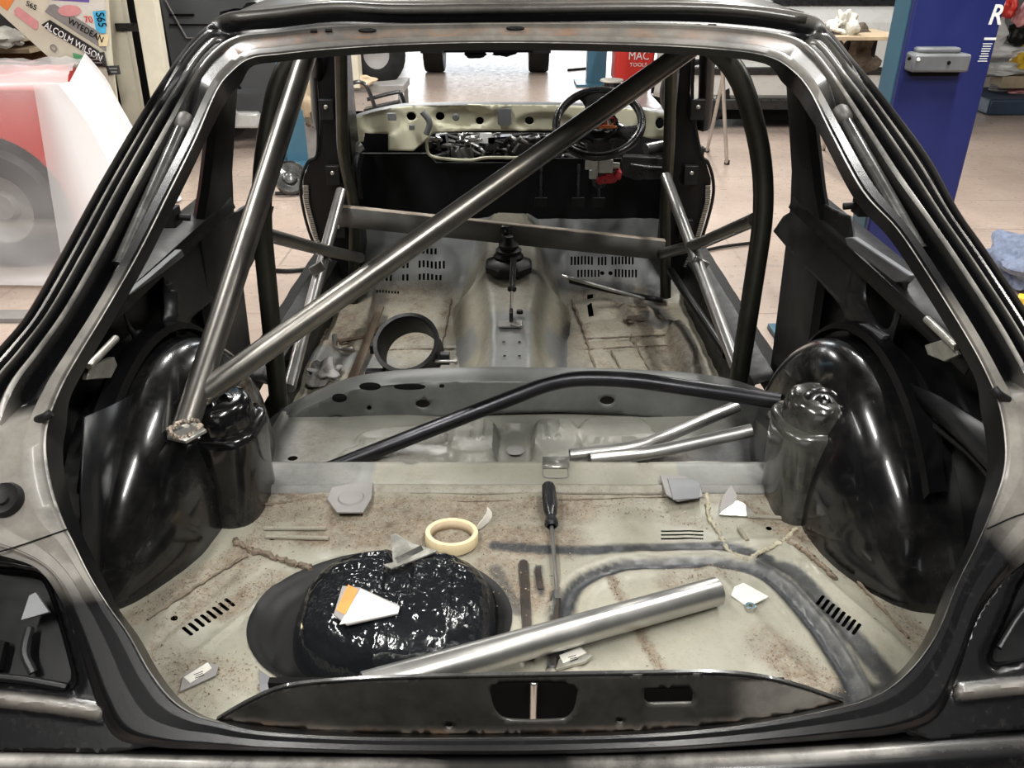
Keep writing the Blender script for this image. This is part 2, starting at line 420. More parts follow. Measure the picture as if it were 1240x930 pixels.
def text_mesh(txt, size, frame, mat, mb, depth=.001, sx=1., align='CENTER', shear=0., bold=0.):
    """adds lettering to mb; frame = 4x4 matrix"""
    cu = bpy.data.curves.new('t', 'FONT'); cu.body = txt; cu.size = size; cu.extrude = depth; cu.align_x = align; cu.align_y = 'CENTER'; cu.shear = shear
    cu.resolution_u = 3; cu.offset = bold
    ob = bpy.data.objects.new('t', cu); COL.objects.link(ob)
    dg = bpy.context.evaluated_depsgraph_get(); me = bpy.data.meshes.new_from_object(ob.evaluated_get(dg))
    vs = [frame @ Vector((v.co.x*sx, v.co.y, v.co.z)) for v in me.vertices]
    if len(vs): mb.add(vs, [tuple(p.vertices) for p in me.polygons], mat)
    bpy.data.objects.remove(ob); bpy.data.curves.remove(cu); bpy.data.meshes.remove(me)
def frame3(o, x, y):
    x = Vector(x).normalized(); y = Vector(y); y = (y-x*y.dot(x)).normalized(); z = x.cross(y)
    return Matrix(((x.x, y.x, z.x, o[0]), (x.y, y.y, z.y, o[1]), (x.z, y.z, z.z, o[2]), (0, 0, 0, 1)))
# ================================================================== ROOM SHELL
mb = MB(); mb.add([(-7, -4, 0), (7, -4, 0), (7, 22, 0), (-7, 22, 0)], [(0, 1, 2, 3)], M['floor']); struct(mb.build('floor', fix=False))
mb = MB(); mb.box((0, 5.5, CEIL+.05), (14, 19, .1), M['ceil']); struct(mb.build('ceiling'))
mb = MB(); mb.box((-7.05, 5.5, 1.65), (.1, 19, 3.3), M['wall']); struct(mb.build('wall_left'))
mb = MB(); mb.box((7.05, 5.5, 1.65), (.1, 19, 3.3), M['wall']); struct(mb.build('wall_right'))
mb = MB(); mb.box((0, -4.05, 1.65), (14, .1, 3.3), M['wall']); struct(mb.build('wall_back'))
mb = MB(); mb.box((-4.4, 15.05, 1.65), (5.2, .1, 3.3), M['wall']); mb.box((5.4, 15.05, 1.65), (3.2, .1, 3.3), M['wall']); mb.box((1, 15.05, 3.15), (5.6, .1, .3), M['wall'])
struct(mb.build('wall_front'))
for i, (x, y, r) in enumerate(BATTENS):
    t = thing('strip_light', 'white fluorescent batten on the workshop ceiling, seen only in reflections', 'ceiling light', (x, y, CEIL-.1), 'fluorescent battens')
    mb = MB(); mb.box((x, y, CEIL-.04), (.1, 1.55, .08), M['white'], taper=1); mb.build('housing', t, bevel=.008)
    mb = MB(); mb.tube([(x, y-.73, CEIL-.11), (x, y+.73, CEIL-.11)], .014, M['glow']); mb.build('lamp_tube', t)

# ================================================================== THE CAR SHELL
CAR = thing('car_shell', 'stripped black hatchback body shell with cream floor, tailgate off, roll cage tubes going in', 'car', (0, 2.0, 0))
# ---- tailgate aperture frame: stations inner px, outer px, profile kind, dust(inner,mid,outer)
HD, CR, PL, LW, BT = 'HD', 'CR', 'PL', 'LW', 'BT'
U = [.0, .0, .004, .014, .03, .05, .16, .18, .20, .42, .44, .46, .50, .52, .55, .62, .64, .66, .70, .72, .75, .80, .83, .86, .93, .96, 1., 1.]
PROF = {
 HD: [-.016, -.006, 0, 0, .0, .002, .002, .001, .0, -.001, .001, .004, .004, .002, -.016, -.024, -.026, -.026, -.026, -.026, -.026, -.024, -.022, -.01, .004, .008, .006, -.02],
 CR: [-.035, -.015, 0, 0, .0, .002, .003, .001, -.003, -.003, .001, .004, .005, .004, .002, .001, .004, .005, .004, .001, .0, .002, .004, .001, .0, .003, .0, -.04],
 PL: [-.026, -.012, 0, 0, .0, .003, .003, .000, -.030, -.034, -.030, .004, .008, .007, -.010, -.011, .006, .009, .008, -.009, -.010, .006, .007, -.008, -.006, .006, .002, -.10],
 LW: [-.045, -.018, 0, 0, .0, .003, .003, .003, .002, .002, .001, .001, .001, .001, .001, .001, .001, .001, .001, .0, .0, -.003, -.004, -.004, -.004, -.004, -.004, -.08],
 BT: [-.03, -.012, 0, 0, .0, .002, .002, .002, .002, .0, .0, .0, .0, .0, .0, .0, .0, .0, .0, .0, .0, -.001, -.002, -.004, -.006, -.008, -.01, -.05]}
PROF['PM'] = [.0+v for v in PROF['PL']]
DUST = {
 HD: [0, 0, 0, .0, .25, .6, .62, .55, .5, .62, .66, .6, .4, .2, .02, 0, 0, 0, 0, 0, 0, 0, 0, .1, .5, .6, .5, .2],
 CR: [0, 0, 0, .0, .35, .62, .66, .5, .3, .3, .35, .5, .5, .42, .3, .25, .35, .4, .35, .2, .15, .25, .3, .15, .1, .4, .3, .1],
 PL: [0, 0, 0, .0, .10, .16, .16, .05, 0, 0, 0, .22, .26, .18, .02, .02, .15, .2, .15, .02, .02, .14, .18, .02, .02, .25, .15, 0],
 LW: [0, 0, 0, .0, .4, .7, .72, .72, .72, .72, .72, .72, .72, .7, .7, .65, .65, .65, .6, .6, .6, .55, .55, .5, .5, .5, .4, .2],
 BT: [0, 0, 0, .0, .08, .1, .08, .07, .06, .06, .05, .05, .05, .05, .05, .05, .05, .06, .06, .06, .06, .06, .06, .06, .06, .06, .06, 0]}
DUST['PM'] = list(DUST['PL'])
for _j in range(4, 9): DUST['PM'][_j] = (.3, .62, .62, .5, .1)[_j-4]
DUST['PL'][5:8] = [.07, .07, .03]

ST = [((620, 52), (620, 7), HD), ((500, 54), (480, 8), HD), ((400, 60), (405, 5), HD), ((340, 66), (330, 13), HD),
 ((304, 71), (278, 18), HD), ((282, 86), (248, 33), CR), ((263, 110), (216, 68), CR), ((237, 170), (170, 140), PL),
 ((205, 235), (120, 225), PL), ((170, 305), (75, 307), PL), ((130, 375), (32, 382), 'PM'), ((98, 428), (-4, 425), 'PM'), ((76, 468), (-45, 470), 'PM'),
 ((60, 510), (-80, 540), LW), ((57, 545), (-110, 590), LW), ((64, 588), (-120, 628), LW), ((76, 626), (-80, 655), LW), ((90, 657), (0, 672), LW),
 ((110, 698), (48, 692), LW), ((133, 735), (78, 745), BT), ((157, 768), (96, 800), BT), ((182, 812), (114, 855), BT), ((208, 845), (136, 893), BT),
 ((235, 864), (185, 905), BT), ((265, 874), (250, 908), BT), ((320, 886), (320, 910), BT), ((450, 893), (450, 913), BT), ((620, 893), (620, 914), BT),
 ((780, 889), (790, 910), BT), ((900, 878), (910, 903), BT), ((1000, 860), (1020, 895), BT), ((1060, 842), (1090, 888), BT), ((1100, 812), (1140, 868), BT),
 ((1133, 768), (1166, 812), BT), ((1158, 708), (1190, 745), BT), ((1184, 655), (1222, 700), BT), ((1203, 608), (1270, 660), LW), ((1214, 572), (1330, 620), LW),
 ((1216, 537), (1340, 560), LW), ((1209, 492), (1310, 480), LW), ((1191, 447), (1275, 430), 'PM'), ((1165, 400), (1245, 380), 'PM'), ((1125, 336), (1195, 305), PL),
 ((1086, 278), (1160, 255), PL), ((1044, 232), (1124, 190), PL), ((1006, 162), (1072, 120), PL), ((980, 110), (1030, 67), CR), ((957, 84), (1006, 38), CR),
 ((930, 69), (978, 20), HD), ((880, 61), (900, 9), HD), ((780, 55), (800, 5), HD)]
rin = crom([Vector((a[0], a[1], 0)) for a, b_, c in ST], 6, True)
rout = crom([Vector((b_[0], b_[1], 0)) for a, b_, c in ST], 6, True)
nS = len(ST); rows = []; dust = []; edge = []; rust = []
for i in range(nS*6):
    k = i//6; t = (i % 6)/6; t = sm(t); A = ST[k][2]; B = ST[(k+1) % nS][2]
    row = []
    for j, u in enumerate(U):
        off = PROF[A][j]*(1-t)+PROF[B][j]*t; du_ = DUST[A][j]*(1-t)+DUST[B][j]*t
        px = rin[i].x*(1-u)+rout[i].x*u; py = rin[i].y*(1-u)+rout[i].y*u
        p = PH(px, py, 0); row.append(p+HN*off)
        # mask weaker towards the left end of the header
        if py < 130: du_ *= .55+.45*sm((px-330)/350)
        dust.append(du_); edge.append({3: .9}.get(j, 0) if A != BT else {3: .35}.get(j, 0)); rust.append(.35 if A == HD and j in (8, 9) else 0.)
        if A in (PL, 'PM') and j in (12, 18, 22): edge[-1] = .5  # ridge line highlights painted pale into the edge mask
    rows.append(row)
mb = MB(); mb.grid(rows, M['dusty'], close_u=True); mb.at = {'dust': dust, 'edge': edge, 'rust': rust}
FR = mb.build('tailgate_frame', CAR, ang=40, fix=False)
# dark rectangular slots and oval holes in the header band
mb = MB()
for (x, y, a, b_) in ((380, 38, 4, 1.4), (398, 37.5, 4, 1.4), (445, 37.5, 11, 2.1), (624, 35, 11, 2.), (845, 32, 3, 1.6), (862, 32, 5, 1.6)):
    mb = MB(); mb.prism([PH(*q, .0) for q in (circ(x, y, a, 12, b_) if a > 8 else ((x-a, y-b_), (x+a, y-b_), (x+a, y+b_), (x-a, y+b_)))], HN*.0025, M['deep']); mb.build('header_hole', CAR)
# ---- roof skin
rl = [(278, 18), (330, 13), (405, 5), (480, 8), (620, 7), (800, 5), (900, 9), (978, 20)]
e0 = crom([PH(x, y, .006) for x, y in rl], 5)
rows = []
for k in range(13):
    t = k/12; row = []
    for p in e0:
        x = p.x*(1+.10*t*(1-abs(p.x)*.3)); y = p.y*(1-t)+(2.85+.12*(1-(p.x/.6)**2))*t
        z = p.z+.045*math.sin(PI*min(1, t*1.0))*(1-.4*(p.x/.6)**2)-.05*t
        row.append(Vector((x, y, z)))
    rows.append(row)
mb = MB(); mb.grid(rows, M['dusty']); mb.at = {'dust': [.35]*len(mb.v), 'edge': [0]*len(mb.v), 'rust': [0]*len(mb.v)}; mb.build('roof_panel', CAR, solid=.012)
# rear header inner closing strip (underside) and roof bows
mb = MB()
mb.grid([[PH(q.x, q.y, -.014) for q in crom([Vector((a, b_, 0)) for a, b_ in ((310, 70), (400, 61), (500, 55), (620, 53), (780, 56), (880, 62), (925, 68))], 5)], [PH(q.x, q.y, -.014)+Vector((0, .09, .018)) for q in crom([Vector((a, b_, 0)) for a, b_ in ((310, 70), (400, 61), (500, 55), (620, 53), (780, 56), (880, 62), (925, 68))], 5)]], M['inner'])
mb.build('header_inner', CAR, solid=.004)
# ---- rear quarter corners with tail lamp openings
def corner(side, outline, hole, ledge, name):
    o = [tuple(q) for q in outline]
    def to3(Uu, Vv):
        out = []
        d = dline(Uu, Vv, hole, True); ins = dline(Uu, Vv, ledge) if ledge else np.full(Uu.shape, 99.)
        for a, b_, dd_, il in zip(Uu, Vv, d, ins):
            off = -.014-.010*(1-sm(dd_/9))+.01*(1-sm(il/14)); out.append(PH(a, b_, off))
        return out
    mb = sheet(o, [hole], 5., to3, M['dusty'], {'dust': lambda X, Y: .05+.6*(1-smn(dline(X, Y, ledge)/14)),
        'edge': lambda X, Y: .0*X, 'rust': lambda X, Y: 0.*X})
    mb.build(name, CAR, ang=50, solid=.003)
    # lamp recess: inner walls and back plate
    n = len(hole); cx = sum(p[0] for p in hole)/n; cy = sum(p[1] for p in hole)/n
    rows = []
    for off, k in ((-.022, 1.), (-.05, .96), (-.055, .9)):
        rows.append([PH(cx+(x-cx)*k, cy+(y-cy)*k, off) for x, y in hole])
    mb = MB(); mb.grid(rows, M['inner'], close_v=True)
    mb.prism(rows[-1], -HN*.004, M['inner'])
    return mb, (cx, cy)
holeL = pl_s(0, [(-70, 684), (0, 689), (44, 694), (58, 706), (72, 745), (86, 795), (92, 826), (76, 836), (20, 829), (-70, 818)], 4, True)
outL = [(-120, 648), (-80, 662), (0, 679), (42, 688), (68, 706), (88, 748), (107, 798), (124, 853), (144, 890), (195, 902), (130, 912), (-120, 905)]
mb, c = corner(-1, outL, holeL, [(-120, 838), (0, 846), (60, 853), (118, 862)], 'rear_corner')
mb.prism([PH(*q, -.028) for q in ((28, 752), (38, 722), (46, 718), (62, 742))], HN*.006, M['primer'])
mb.prism([PH(*q, -.045) for q in ((-20, 770), (12, 778), (4, 812), (-20, 815))], HN*.012, M['deep'])
mb.tube([PH(-30, 818, -.03), PH(30, 824, -.03), PH(82, 833, -.03)], .006, M['inner'], 8)
mb.tube([PH(36, 760, -.04), PH(30, 790, -.035), PH(40, 815, -.04)], .006, M['innergrey'], 8)
mb.build('tail_lamp_recess', CAR, bevel=.001)
holeR = pl_s(0, [(1290, 650), (1240, 700), (1222, 740), (1204, 780), (1198, 798), (1206, 806), (1240, 800), (1290, 795)], 4, True)
outR = [(1300, 640), (1270, 664), (1212, 702), (1182, 746), (1156, 810), (1130, 866), (1096, 884), (1130, 897), (1200, 886), (1300, 880)]
mb, c = corner(1, outR, holeR, [(1165, 838), (1200, 834), (1300, 824)], 'rear_corner')
mb.tube([PH(1210, 785, -.03), PH(1235, 745, -.03), PH(1262, 715, -.03)], .004, M['innergrey'], 8)
mb.build('tail_lamp_recess', CAR, bevel=.001)
# rubber bung and clip stubs on the left shoulder
mb = MB(); c0 = PH(8, 606, .002)
mb.lathe([(.0, .012), (.008, .013), (.010, .009), (.016, .010), (.021, .012), (.024, .004), (.024, -.006)], c0, M['rubber'], HN); mb.build('rubber_bung', CAR)
mb = MB(); mb.tube([PH(46, 508, .0), PH(54, 505, .01), PH(62, 500, .012)], .006, M['rubber'], 10); mb.build('strut_ball_socket', CAR)
mb = MB(); mb.tube([PH(1220, 484, .0), PH(1210, 478, .01), PH(1203, 470, .012)], .006, M['rubber'], 10); mb.build('strut_ball_socket', CAR)
# panel joint lines across the shoulders
for pts in ([(-30, 676), (20, 662), (84, 640)], [(1196, 640), (1240, 622), (1300, 612)]):
    mb = MB(); mb.tube([PH(*q, .0035) for q in pts], .0011, M['deep'], 6); mb.build('panel_seam', CAR)
# ---- gas struts in the pillar channels
def strut(a, b_, c, d, off=-.012):
    A, B, C, D_ = PH(*a, off), PH(*b_, off), PH(*c, off-.004), PH(*d, off-.008)
    mb = MB(); mb.tube([A, B], .0115, M['gasbody'], 20); o = mb.build('gas_strut', CAR)
    mb = MB(); mb.tube([B, B+(C-B)*.0001+(C-B).normalized()*.006], .0125, M['rubber'], 18); mb.build('end_cap', o)
    mb = MB(); mb.tube([B, D_], .0042, M['chrome'], 12); mb.build('piston_rod', o)
    mb = MB(); dr = (B-A).normalized(); q = A-dr*.012; mb.lathe([(.0, -.018), (.012, -.016), (.0155, -.010), (.0155, .008), (.0125, .014), (.011, .016)], q, M['joint'], dr, 20); mb.tube([q, q-HN*.03], .007, M['joint'], 10); mb.build('ball_joint', o)
strut((219, 156), (147, 318), (110, 400), (57, 498))
strut((1024, 147), (1111, 300), (1150, 370), (1206, 472))
# black strip between channel and flange that carries the dusty metal band lower down is in the frame itself
# ---- latch panel
def zf_lat(Uu, Vv):
    out = []
    for a, b_ in zip(Uu, Vv):
        y = .74+.0+.02*((a-640)/380)**2*1.0
        p = PY(a, b_, y); d_ = 0
        if 592 < a < 702: pass
        for xc in (771, 843): d_ += .004*max(0, 1-abs(a-xc)/5)
        out.append(p-Vector((0, d_, 0)))
    return out
top = pl_s(0, [(262, 872), (300, 850), (345, 832), (420, 824), (520, 820), (640, 818), (760, 816), (860, 815), (920, 820), (970, 832), (1022, 850)], 4)
bot = pl_s(0, [(1022, 850), (960, 864), (880, 876), (760, 885), (620, 889), (450, 888), (340, 881), (262, 872)], 4)
lhole = pl_s(0, [(597, 830), (640, 827), (694, 830), (698, 850), (690, 868), (672, 873), (620, 873), (603, 866), (595, 848)], 4, True)
sq = [(780, 834), (836, 834), (839, 838), (838, 852), (785, 853), (780, 848)]
ovs = [circ(544, 880, 5, 10, 3), circ(751, 874, 4.5, 10, 2.6)]
mb = sheet(top+bot[1:-1], [lhole, sq]+ovs, 5., zf_lat, M['dusty'], {
    'dust': lambda X, Y: .27+.5*(1-smn(dline(X, Y, bot)/10))*(X < 900)+.75*((X > 880)*smn((X-880)/40)*(Y > 826)),
    'edge': lambda X, Y: 0.*X, 'rust': lambda X, Y: .9*(1-smn(dline(X, Y, bot)/8))*(.3+.7*np.sin(X*.045)**2)})
LP = mb.build('latch_panel', CAR, ang=60, solid=.004, sub=0)
tp = crom([zf_lat([a], [b_])[0] for a, b_ in [(262, 872), (300, 850), (345, 832), (420, 824), (520, 820), (640, 818), (760, 816), (860, 815), (920, 820), (970, 832), (1022, 850)]], 4)
mb = MB(); mb.grid([[p+Vector((0, -.001, -.002)) for p in tp], [p+Vector((0, .0, .0015)) for p in tp], [p+Vector((0, .004, .002)) for p in tp], [p+Vector((0, .007, -.004)) for p in tp]], M['gasbody']); mb.build('top_flange', LP, solid=.002)
mb = MB(); p = PY(646, 850, .79); mb.tube([p+Vector((0, 0, .04)), p+Vector((0, .005, -.04))], .006, M['bright'], 14); mb.box(p+Vector((0, .03, -.05)), (.06, .05, .02), M['worn']); mb.box(p+Vector((.04, .03, -.05)), (.03, .04, .015), M['rusty']); mb.build('striker_pin', LP, bevel=.002)
mb = MB(); mb.box((.02, .80, .515), (.70, .01, .13), M['deep']); mb.build('latch_dark_backing', CAR)  # black plate added behind so the latch openings read dark
# lip behind: closes from latch panel base down to floor
mb = MB(); mb.grid([[p+Vector((0, .0, -.0)) for p in crom([zf_lat([a], [b_])[0] for a, b_ in [(262, 872), (340, 881), (450, 888), (620, 889), (760, 885), (880, 876), (960, 864), (1022, 850)]], 3)],
  [PH(a, b_, -.02) for a, b_ in [(q.x, q.y) for q in crom([Vector(v) for v in [(262, 878, 0), (340, 890, 0), (450, 897, 0), (620, 898, 0), (760, 893, 0), (880, 882, 0), (960, 868, 0), (1022, 856, 0)]], 3)]]], M['inner']); mb.build('rear_lip', CAR)
# ---- bumper
bl = crom([Vector(v) for v in [(-160, 912, 0), (0, 911, 0), (150, 913, 0), (320, 916, 0), (620, 917, 0), (850, 911, 0), (1020, 902, 0), (1240, 889, 0), (1400, 880, 0)]], 4)
rows = []
for (o1, dy, dz) in ((0, .03, -.02), (0, .0, 0), (0, -.006, -.003), (0, -.020, -.005), (0, -.026, -.010), (0, -.034, -.03), (0, -.04, -.06), (0, -.035, -.14), (0, .0, -.2)):
    rows.append([PH(q.x, q.y, -.012)+Vector((0, dy, dz)) for q in bl])
mb = MB(); mb.grid(rows, M['dusty']); nb = len(bl)
mb.at = {'dust': sum([[ [.05, .08, .2, .12, .06, .05, .05, .05, .05][k] for q in bl] for k in range(9)], []), 'edge': sum([[(.5 if k in (2,) and (q.x < 480 or 730 < q.x < 1100) else 0.) for q in bl] for k in range(9)], []), 'rust': [0]*len(mb.v)}  # edge: white reflection strip painted along the bumper top
mb.build('bumper', CAR, sub=1, fix=False)

# ---- boot floor
ZB = .45
def wz(px, py, z=ZB): p = PZ(px, py, z); return (p.x, p.y)
def wl(pts, sub=4, z=ZB): return pl_s(0, [wz(a, b_, z) for a, b_ in pts], sub)
grooveR = wl([(680, 800), (684, 745), (700, 708), (745, 687), (800, 682), (870, 682), (925, 696), (970, 738), (1005, 785), (1030, 830), (1038, 870)])
ribs = [(wl([(742, 698), (770, 745), (808, 820)]), .017, -.004), (wl([(700, 700), (760, 800), (766, 812)]), .012, .0),
        (wl([(860, 690), (905, 740), (985, 835)]), .022, .006), (wl([(300, 590), (420, 596), (930, 592), (960, 588)]), .012, .0),
        (wl([(240, 790), (330, 715)]), .01, .003), (wl([(176, 790), (296, 682)]), .012, -.004), (wl([(975, 680), (1098, 790)]), .012, .005),
        (wl([(950, 640), (1000, 640)]), .01, .004), (wl([(870, 660), (940, 655), (985, 690)]), .014, .005)]
tankC = (-.222, 1.05); tR = (.212, .163)
barsC = [wl([(634, 682), (640, 800)]), wl([(672, 722), (668, 812)]), wl([(652, 690), (655, 720)])]
dirtline = [(wl([(300, 612), (480, 618), (700, 618)]), .055, 1.), (wl([(380, 645), (560, 650), (680, 655)]), .06, 1.), (wl([(200, 760), (330, 660)]), .03, .6), (wl([(640, 600), (900, 640)]), .03, .35), (wl([(900, 615), (950, 640)]), .03, .7), (wl([(180, 790), (240, 850)]), .04, .45), (wl([(600, 690), (640, 720)]), .055, 1.), (wl([(160, 750), (305, 660)]), .03, .85),
  (wl([(1000, 660), (1120, 780)]), .03, .7), (wl([(960, 645), (1000, 655)]), .04, 1.), (wl([(690, 610), (940, 600)]), .03, .45), (wl([(230, 800), (320, 830)]), .03, .35), (wl([(930, 780), (980, 820), (1010, 835)]), .045, .75),
  (wl([(810, 705), (880, 690)]), .03, .4), (wl([(330, 700), (270, 740)]), .03, .7), (wl([(310, 660), (330, 610)]), .03, .6), (wl([(740, 700), (800, 812)]), .012, .9)]
greyl = [(grooveR, .023, 1.), (wl([(600, 661), (690, 667), (760, 664), (880, 664), (930, 676)]), .021, 1.), (wl([(925, 686), (960, 692), (1000, 735), (1062, 805), (1085, 830)]), .030, .95), (wl([(935, 692), (976, 730), (1016, 782), (1048, 838)]), .020, .9), (wl([(1020, 850), (1075, 838)]), .03, .9), (wl([(600, 690), (625, 740)]), .02, .7)]+[(b_, .010, 1.) for b_ in barsC]
slots = []
for i in range(8):
    t = i/7; x, y = 226+(277-226)*t, 764+(729-764)*t; slots.append(slot(*wz(x-4, y-4), *wz(x+6, y+4), .006))
for i in range(8):
    t = i/7; x, y = 992+(1036-992)*t, 727+(762-727)*t; slots.append(slot(*wz(x+5, y-5), *wz(x-3, y+6), .006))
for y in (643.5, 648, 652.5): slots.append(slot(*wz(801, y), *wz(851, y+.4), .0045))
rounds = [circ(*wz(211, 749), .006, 9), circ(*wz(330, 652), .006, 9), circ(*wz(931, 640), .006, 9), circ(*wz(637, 757), .005, 9)]
outlB = [wz(a, b_) for a, b_ in [(250, 566), (1000, 560), (1050, 640), (1200, 790), (1120, 905), (640, 910), (150, 910), (70, 760), (220, 650)]]
def hb(X, Y):
    h = np.zeros(X.shape)
    for pl, w_, a in ribs: h += a*(1-smn(dline(X, Y, pl)/w_))
    h += -.012*(1-smn(dline(X, Y, grooveR)/.017))+.006*np.exp(-((dline(X, Y, grooveR)-.026)/.007)**2)
    r = np.hypot((X-tankC[0])/tR[0], (Y-tankC[1])/tR[1]); h += -.022*(1-smn((r-.86)/.16))+.004*np.exp(-((r-1.05)/.04)**2)
    for b_ in barsC: h += .008*(1-smn((dline(X, Y, b_)-.006)/.005))
    # low swage where the panel meets the seat crossmember, arch feet rising at the sides
    h += .004*smn((Y-1.36)/.03)*(Y < 1.6)
    h += .03*smn((np.abs(X-.01)-.50)/.05)*smn((Y-1.22)/.08)*0
    h += np.array([.0032*noise.noise(Vector((a*9, b_*9, 0)))+.0016*noise.noise(Vector((a*34, b_*34, 3))) for a, b_ in zip(X, Y)])
    return h
def b3(X, Y): return np.stack([X, Y, ZB+hb(X, Y)], 1)
def attl(lst, sharp=None):
    def f(X, Y):
        a = np.zeros(X.shape)
        for pl, w_, k in lst: a = np.maximum(a, k*(1-smn((dline(X, Y, pl)-w_*.45)/(w_*.75 if sharp is None else w_*sharp))))
        return a
    return f
def greyB(X, Y):
    a = attl(greyl, .38)(X, Y); r = np.hypot((X-tankC[0])/tR[0], (Y-tankC[1])/tR[1]); return np.maximum(a, 1-smn((r-.97)/.05))
mb = sheet(outlB, slots+rounds, .0068, b3, M['cream'], {'dirt': attl(dirtline), 'grey': greyB, 'primer': attl([(wl([(310, 560), (440, 575), (600, 585)]), .02, .3)])})
BF = mb.build('boot_floor', CAR, ang=60)
rw = []
for k_ in (.70, .80, .90, .97, 1.02, 1.05): rw.append([(tankC[0]+tR[0]*k_*math.cos(a_), tankC[1]+tR[1]*k_*math.sin(a_)) for a_ in np.linspace(0, 2*PI, 73)[:-1]])
mb = MB(); mb.grid([[Vector((x, y, ZB+float(hb(np.array([x]), np.array([y]))[0])+.0022)) for x, y in r] for r in rw], M['rubber'], close_v=True); mb.build('recess_ring', CAR, ang=60)
mb = MB(); mb.box((0, 1.15, .40), (1.3, .75, .01), M['deep']); mb.build('dark_underlay', CAR)  # black sheet added below so the boot floor slots read dark
# raised dark rails beside the dish
for (a0, b0_, a1, b1, w_) in ((634, 682, 640, 798, .0085), (672, 724, 668, 812, .0085), (651, 692, 655, 716, .006)):
    A_, B_ = PZ(a0, b0_, ZB+.004), PZ(a1, b1, ZB+.004); d_ = (B_-A_).normalized(); n_ = Vector((-d_.y, d_.x, 0))*w_
    mb = MB(); rows = [[p+n_*q+Vector((0, 0, h_)) for q, h_ in ((-1.25, -.004), (-.8, .006), (.8, .006), (1.25, -.004))] for p in (A_, A_*.5+B_*.5, B_)]; mb.grid(rows, M['dusty']); mb.at = {'dust': [.25]*len(mb.v), 'edge': [0.]*len(mb.v), 'rust': [.06]*len(mb.v)}
    mb.build('floor_rail', CAR, ang=30)
# lumpy seam sealer beads
def bead(pts, r, mt, name='sealer_bead', z=ZB+.003, seed=1):
    rr = random.Random(seed); P_ = crom([PZ(a, b_, z) for a, b_ in pts], 14)
    P_ = [p+Vector((rr.uniform(-1, 1)*r*.6, rr.uniform(-1, 1)*r*.6, 0)) for p in P_]
    mb = MB(); mb.tube(P_, r, M[mt], 7, sub=0, rads=[rr.uniform(.5, 1.3) for _ in P_]); mb.build(name, CAR)
M['sealer'] = simple('cream_sealer', (.33, .30, .22), .6, 0, .35, 60, .4)
M['sealdirt'] = simple('dirty_sealer', (.13, .10, .07), .7, 0, .5, 60, .4)
bead([(852, 580), (856, 600), (858, 625), (870, 645), (885, 668), (905, 676), (930, 664), (948, 655), (965, 640)], .0042, 'sealer', seed=2)
bead([(950, 655), (975, 668), (1000, 690), (1012, 700)], .005, 'sealdirt', seed=3)
bead([(316, 612), (350, 608), (395, 602)], .004, 'sealdirt', seed=4)
bead([(282, 655), (310, 668), (350, 680), (378, 690)], .006, 'sealdirt', seed=5)
bead([(322, 588), (345, 600), (392, 590)], .0035, 'sealdirt', seed=6)
bead([(300, 672), (270, 690), (235, 712), (180, 750)], .0028, 'sealdirt', seed=7)
bead([(400, 575), (500, 604), (640, 606), (800, 602), (855, 604)], .0016, 'sealdirt', seed=8)
bead([(1000, 662), (1040, 705), (1100, 772)], .003, 'sealdirt', seed=9)
for pts, h_ in (([(320, 640), (395, 640)], .004), ([(322, 650), (398, 652)], .004), ([(905, 625), (960, 628)], .005), ([(895, 640), (905, 655)], .004)):
    P_ = [PZ(a, b_, ZB+.003) for a, b_ in pts]; mb = MB(); mb.tube(P_, .0045, M['cream'], 8); mb.at = {'dirt': [.5]*len(mb.v), 'grey': [0.]*len(mb.v), 'primer': [0.]*len(mb.v)}; mb.build('pressed_rib', CAR)
# patches, bungs on the boot floor
mb = MB()
mb.prism([PZ(a, b_, .466) for a, b_ in ((799, 577), (830, 578), (848, 590), (851, 603), (820, 608), (806, 600))], (0, 0, .004), M['grey']); mb.prism([PZ(a, b_, .470) for a, b_ in ((808, 580), (840, 580), (848, 586), (846, 604), (815, 606))], (0, 0, .002), M['primer'])
mb.build('sealing_flap', CAR, bevel=.001)
mb = MB(); mb.prism([PZ(a, b_, .464) for a, b_ in ((420, 588), (452, 585), (450, 605), (440, 622), (408, 622), (396, 606), (402, 592))], (0, 0, .004), M['grey']); mb.lathe([(.0, .004), (.024, .004), (.027, 0)], PZ(425, 603, .468), M['grey']); mb.build('sealing_flap', CAR, bevel=.001)
# ---- ribbed tank hump
hc = Vector((-.197, 1.055, .425)); hr = (.172, .148); rows = []; NR = 46; NA = 120
for i in range(NR+1):
    s = i/NR; row = []
    for j in range(NA):
        a = 2*PI*j/NA; ca, sa = math.cos(a), math.sin(a); q = (abs(ca)**2.6+abs(sa)**2.6)**(-1/2.6)
        r = s*q; x, y = r*ca*hr[0], r*sa*hr[1]
        # superellipse shoulder
        h = .102*(1-s**4.6)**(1/1.9) if s < 1 else 0
        h *= .93+.10*(y/hr[1])*-.3
        if abs(x-.004) < .05: h -= .014*(1-sm((abs(x-.004)-.018)/.010))*sm(.2+(y+.02)/.02)*(1 if s < .93 else .3)
        h += .005*(1-sm((abs(x+.008)-.014)/.006))*(1 if y < -.02 else 0)
        h += .005*math.exp(-((x-.093)/.004)**2)
        for (cx_, cy_, lx, ly) in ((-.075, .088, .04, .011), (-.07, .05, .04, .006), (.065, .085, .04, .008)):
            h -= .005*(1-sm((max(abs(x-cx_)/lx, abs(y-cy_)/ly)-.8)/.4))
        h += .003*noise.noise(Vector((x*70, y*70, 1)))*(1 if s < .96 else 0)+.0015*noise.noise(Vector((x*150, y*150, 5)))*(1 if s < .96 else 0)
        row.append(hc+Vector((x, y, h)))
    rows.append(row)
mb = MB(); mb.grid(rows, M['lumpy'], close_v=True); mb.build('tank_hump', CAR, ang=60)
